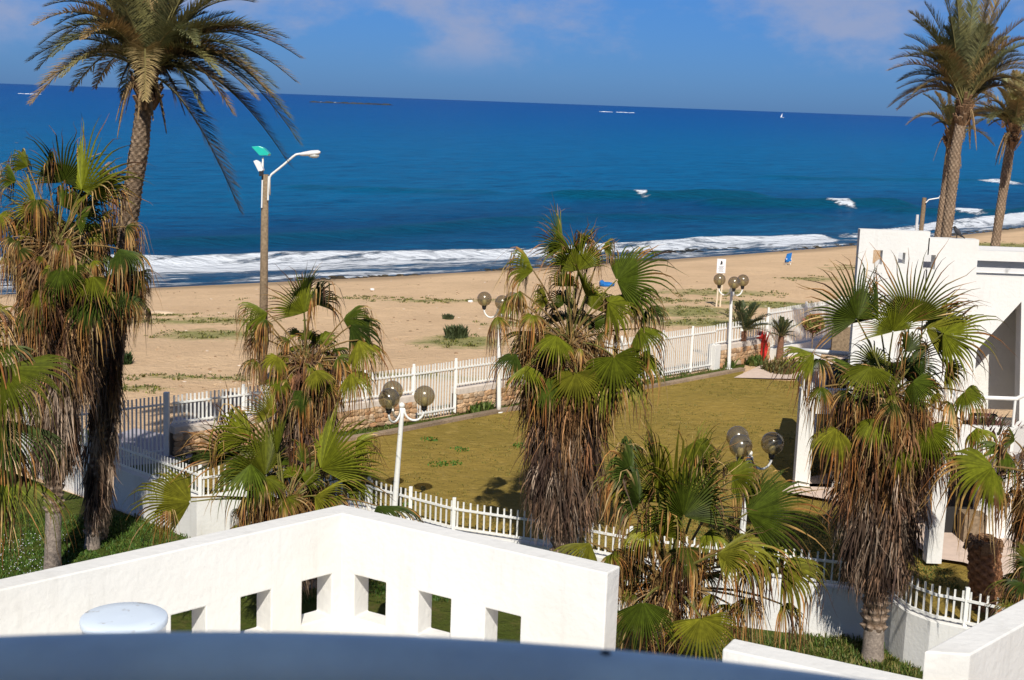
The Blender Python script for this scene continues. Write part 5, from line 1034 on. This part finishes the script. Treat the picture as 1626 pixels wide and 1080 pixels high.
mb.ball((g_[0], g_[1], g_[2]+.12), .45, 12, 6, (1, 1, 1), sc=(1.0, .7, .35), jit=.25); mb.ball((g_[0]-.35, g_[1], g_[2]+.18), .2, 10, 6, (1, 1, 1), jit=.3); tag(mb.build('blue_tarp', bl_), 'crumpled blue sheet lying on the beach behind the middle palm', 'tarp')
for px, py, lb in [(591, 461, 'small white plastic bag on the sand, left of the middle'), (747, 480, 'white stone on the sand beyond the middle gate'), (258, 499, 'flat pale stone on the sand near the left palms')]:
    g_ = on_ground(px, py); mb = MB(); mb.ball((g_[0], g_[1], g_[2]+.05), .12 if px > 300 else .35, 10, 6, (.75, .73, .7) if px > 300 else (.6, .45, .3), sc=(1.2, 1, .6) if px > 300 else (2, 1, .3), jit=.3); tag(mb.build('bag' if px == 591 else 'stone', M['col']), lb, 'bag' if px == 591 else 'stone')
# bird on the roof
q = at(1519, 381.5, YF+.15); q[2] = zb_+.01
t = empty('bird', q, 'grey and black crow perched on the roof parapet of the white house', 'bird')
mb = MB(); pts = [q+(.10, 0, .05), q+(.05, 0, .10), q+(0, 0, .155), q+(-.045, 0, .205), q+(-.06, 0, .235)]; mb.tube(pts, [.012, .05, .062, .045, .035], 12, (.05, .05, .055)); mb.ball(q+(-.07, 0, .245), .036, 10, 8, (.03, .03, .03)); mb.tube([q+(-.10, 0, .245), q+(-.145, 0, .235)], [.013, .002], 6, (.02, .02, .02))
mb.tube([q+(.08, 0, .07), q+(.19, 0, .0)], [.03, .008], 8, (.02, .02, .02)); 
for dy in (-.02, .02): mb.tube([q+(0, dy, .11), q+(-.005, dy, 0)], .006, 6, (.03, .03, .03))
mb.build('body', M['col'], t, smooth=True)

# ---------------------------------------------------------------- out at sea
def lumps(mb, pa, pb, Y, n, s, col, zz=-3, hgt=1.):
    for i in range(n):
        k = rng.uniform(0, 1); x = at(pa, 165, Y)[0]*(1-k)+at(pb, 165, Y)[0]*k; mb.ball((x, Y+rng.uniform(-15, 15), zz), s*rng.uniform(.4, 1.2), 8, 5, np.array(col)*rng.uniform(.7, 1.3), sc=(2.6, 2, hgt*rng.uniform(.3, .8)), jit=.25)
mb = MB(); yi = 1500.; 
d_ = ray(560, 165); yi = d_[1]*(-3-H)/d_[2]
lumps(mb, 497, 625, yi, 90, 1.8*yi/1500, (.045, .048, .05)); tag(mb.build('reef', M['rubble']), 'low dark rocky islet near the horizon, left of centre', 'islet')
def foam_patch(label, pa, pb, py, n, s):
    mb = MB(); d_ = ray((pa+pb)/2, py); Y = d_[1]*(-3-H)/d_[2]
    for i in range(n):
        k = rng.uniform(0, 1)**1.0; x = at(pa, py, Y)[0]*(1-k)+at(pb, py, Y)[0]*k; mb.ball((x, Y+rng.uniform(-6, 6), -2.9), s*Y/1500*rng.uniform(.4, 1), 8, 5, (.8, .83, .86), sc=(3.4, 2.4, .6), jit=.2)
    tag(mb.build('surf', M['col']), label, 'surf', kind='stuff')
foam_patch('white surf streak at the far left near the horizon', 31, 62, 149.5, 22, .9)
foam_patch('white surf on the dark rocky islet', 510, 560, 163.5, 16, 1.0)
foam_patch('white surf streak near the horizon right of centre', 951, 1010, 178.5, 26, .8)
Yb = 2900.; q = at(1242, 181, Yb); q[2] = -3
t = empty('sailboat', q, 'tiny white sailing boat near the horizon on the right', 'sailing boat')
mb = MB(); sec = [(-3.5, .5, 1.1), (-1.5, 1.1, 1.0), (1, 1.2, 1.0), (3, .7, 1.15), (4, .05, 1.35)]
mb.grid(np.array([[q+(x, w*math.sin(a_), h_*.9-h_*.9*math.cos(a_)*1) for a_ in np.linspace(-1.57, 1.57, 9)] for x, w, h_ in sec]), (.8, .8, .8)); mb.build('hull', M['gloss'], t)
mb = MB(); mb.tube([q+(.3, 0, .8), q+(.3, 0, 9)], .1, 6, (.7, .7, .7)); mb.build('mast', M['gloss'], t)
mb = MB(); mb.add([q+(.1, 0, 1.8), q+(-3.0, .3, 1.8), q+(.2, 0, 8.8), q+(.1, .05, 1.8), q+(-3.0, .35, 1.8), q+(.2, .05, 8.8)], [(0, 1, 2), (5, 4, 3), (0, 2, 5, 3), (1, 0, 3, 4), (2, 1, 4, 5)], (.85, .85, .85)); mb.build('sail', M['col'], t)
